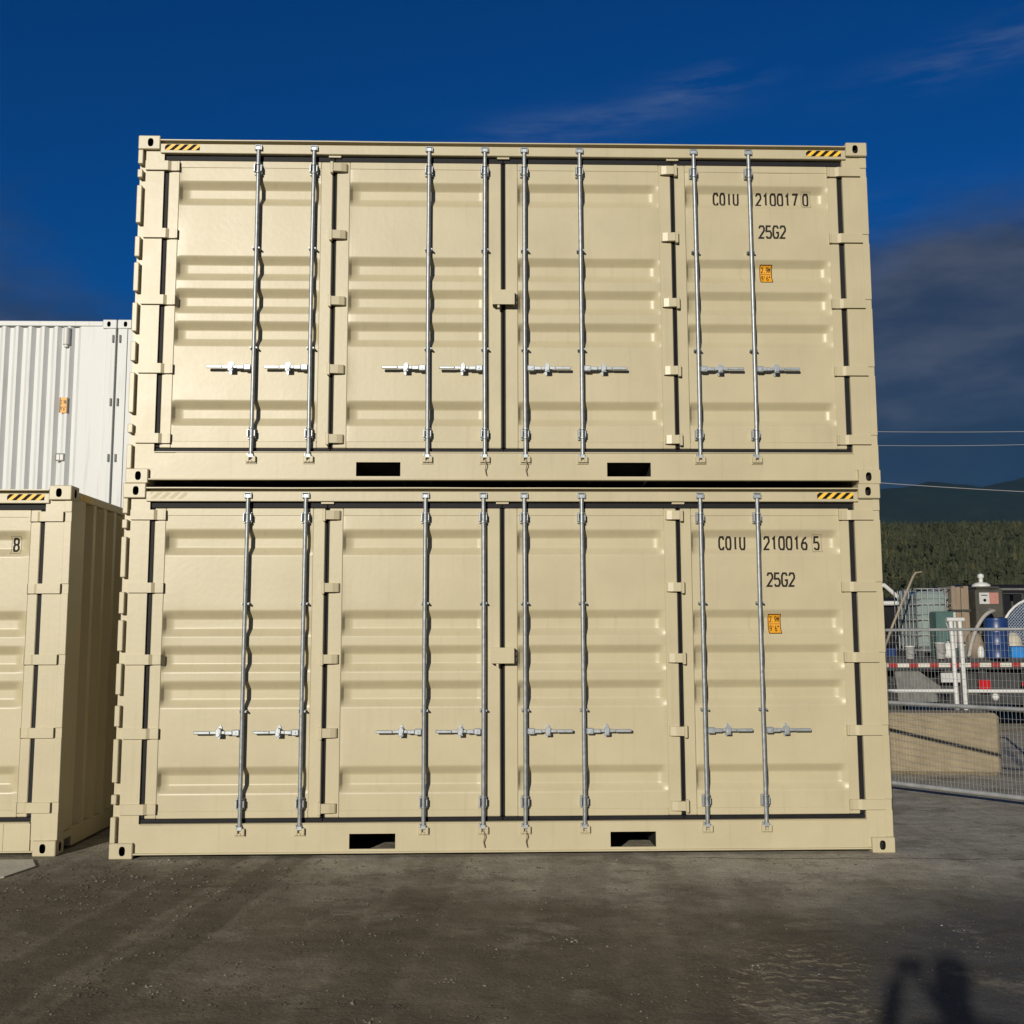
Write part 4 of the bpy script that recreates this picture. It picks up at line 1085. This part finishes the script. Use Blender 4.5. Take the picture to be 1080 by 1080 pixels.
# ---------------------------------------------------------------- the photographer, behind the camera; only the shadow reaches the picture
def skin_obj(name, verts, edges, radii, mt, parent=None, root_i=0, sub=2):
    me = bpy.data.meshes.new(name); me.from_pydata(verts, edges, []); me.materials.append(MAT[mt])
    o = bpy.data.objects.new(name, me); COL.objects.link(o)
    if parent: o.parent = parent
    sk = o.modifiers.new('skin', 'SKIN')
    for i, v in enumerate(me.skin_vertices[0].data):
        r = radii[i]; v.radius = (r, r) if not isinstance(r, tuple) else r; v.use_root = (i == root_i)
    sk.use_smooth_shade = True
    sb = o.modifiers.new('sub', 'SUBSURF'); sb.levels = sub; sb.render_levels = sub
    return o
px, py = 2.955, -8.86
per = None
V = []; E_ = []; RR = []
def pv(x, y, z, r, link=None):
    V.append((x, y, z)); RR.append(r)
    if link is not None: E_.append((link, len(V) - 1))
    return len(V) - 1
pel = pv(0, 0, .96, (.165, .125)); sp1 = pv(0, .01, 1.12, (.15, .11), pel); sp2 = pv(0, .0, 1.30, (.175, .12), sp1); sp3 = pv(0, 0, 1.47, (.135, .11), sp2)
nk = pv(0, .01, 1.52, .058, sp3); nk2 = pv(0, .02, 1.58, .062, nk)
hd1 = pv(0, .03, 1.66, (.078, .092), nk2); hd2 = pv(0, .02, 1.74, (.074, .085), hd1)
for s_ in (-1, 1):
    h1 = pv(s_ * .10, 0, .88, .105, pel); k1 = pv(s_ * .115, .02, .50, .068, h1); a1 = pv(s_ * .12, -.01, .10, .048, k1); t1 = pv(s_ * .125, .05, .045, .044, a1); pv(s_ * .13, .17, .035, .036, t1)
    shd = pv(s_ * .205 + .03, 0, 1.46, .090, sp3)
    if s_ < 0: el = pv(-.34, .12, 1.22, .058, shd); wr = pv(-.19, .30, 1.56, .042, el); hn = pv(-.155, .335, 1.63, (.034, .022), wr)
    else: el = pv(.40, .08, 1.22, .062, shd); wr = pv(.02, .30, 1.53, .034, el); hn = pv(-.02, .335, 1.60, (.034, .022), wr)
person = skin_obj('person', V, E_, RR, 'jacket'); person.location = (px, py, 0)
tag(person, 'person in dark clothes holding up a phone, whose shadow falls at the bottom right', 'person')
fv = []; fe = []; fr = []
def chain(pts, r):
    b = len(fv)
    for i, p in enumerate(pts): fv.append(p); fr.append(r * (1 - .12 * i)); 
    for i in range(len(pts) - 1): fe.append((b + i, b + i + 1))
for cx, s_ in ((-.155, 1), (-.02, -1)):
    for k in range(4):
        z_ = 1.66 - k * .020; ln = (.9, 1., .95, .75)[k]
        fv.clear(); fe.clear(); fr.clear()
        chain([(cx, .335, z_), (cx + s_ * .012, .362, z_ + .004), (cx + s_ * .030 * ln, .372, z_ + .004), (cx + s_ * .048 * ln, .362, z_ + .003)], .0085)
        skin_obj('finger', list(fv), list(fe), list(fr), 'skin', person)
    fv.clear(); fe.clear(); fr.clear(); chain([(cx, .33, 1.625), (cx + s_ * .025, .322, 1.63), (cx + s_ * .048, .325, 1.645)], .0095)
    skin_obj('thumb', list(fv), list(fe), list(fr), 'skin', person)
fc = MB()
fc.lathe([(0, -.125), (.040, -.115), (.062, -.07), (.074, -.01), (.073, .05), (.055, .095), (0, .115)], 0, .055, 1.69, 24); fc.build('face', 'skin', person)
fc = MB(); fc.extr([(-.012, 1.665), (.012, 1.665), (.006, 1.71), (-.006, 1.71)], .118, .148, 'y'); fc.build('nose', 'skin', person)
fc = MB(); fc.lathe([(.080, -.02), (.092, .03), (.088, .08), (.055, .115), (0, .125)], 0, .02, 1.70, 24); fc.build('hair', 'hair', person)
fc = MB(); fc.box(-.022, .022, .118, .126, 1.630, 1.638, ch=.003); fc.build('mouth', 'reflect_red', person)
for s_ in (-1, 1):
    fc = MB(); fc.lathe([(0, -.010), (.010, 0), (0, .010)], s_ * .028, .122, 1.705, 10); fc.build('eye', 'eye', person)
    fc = MB(); fc.lathe([(0, -.03), (.012, -.01), (.014, .015), (0, .03)], s_ * .082, .04, 1.69, 10); fc.build('ear', 'skin', person)
ph = MB(); ph.box(px - .162, px - .012, py + .34, py + .349, 1.645, 1.725, ch=.003)
po = ph.build('phone', 'truck_black'); tag(po, 'black phone held up by the person whose shadow falls at the bottom right', 'phone')
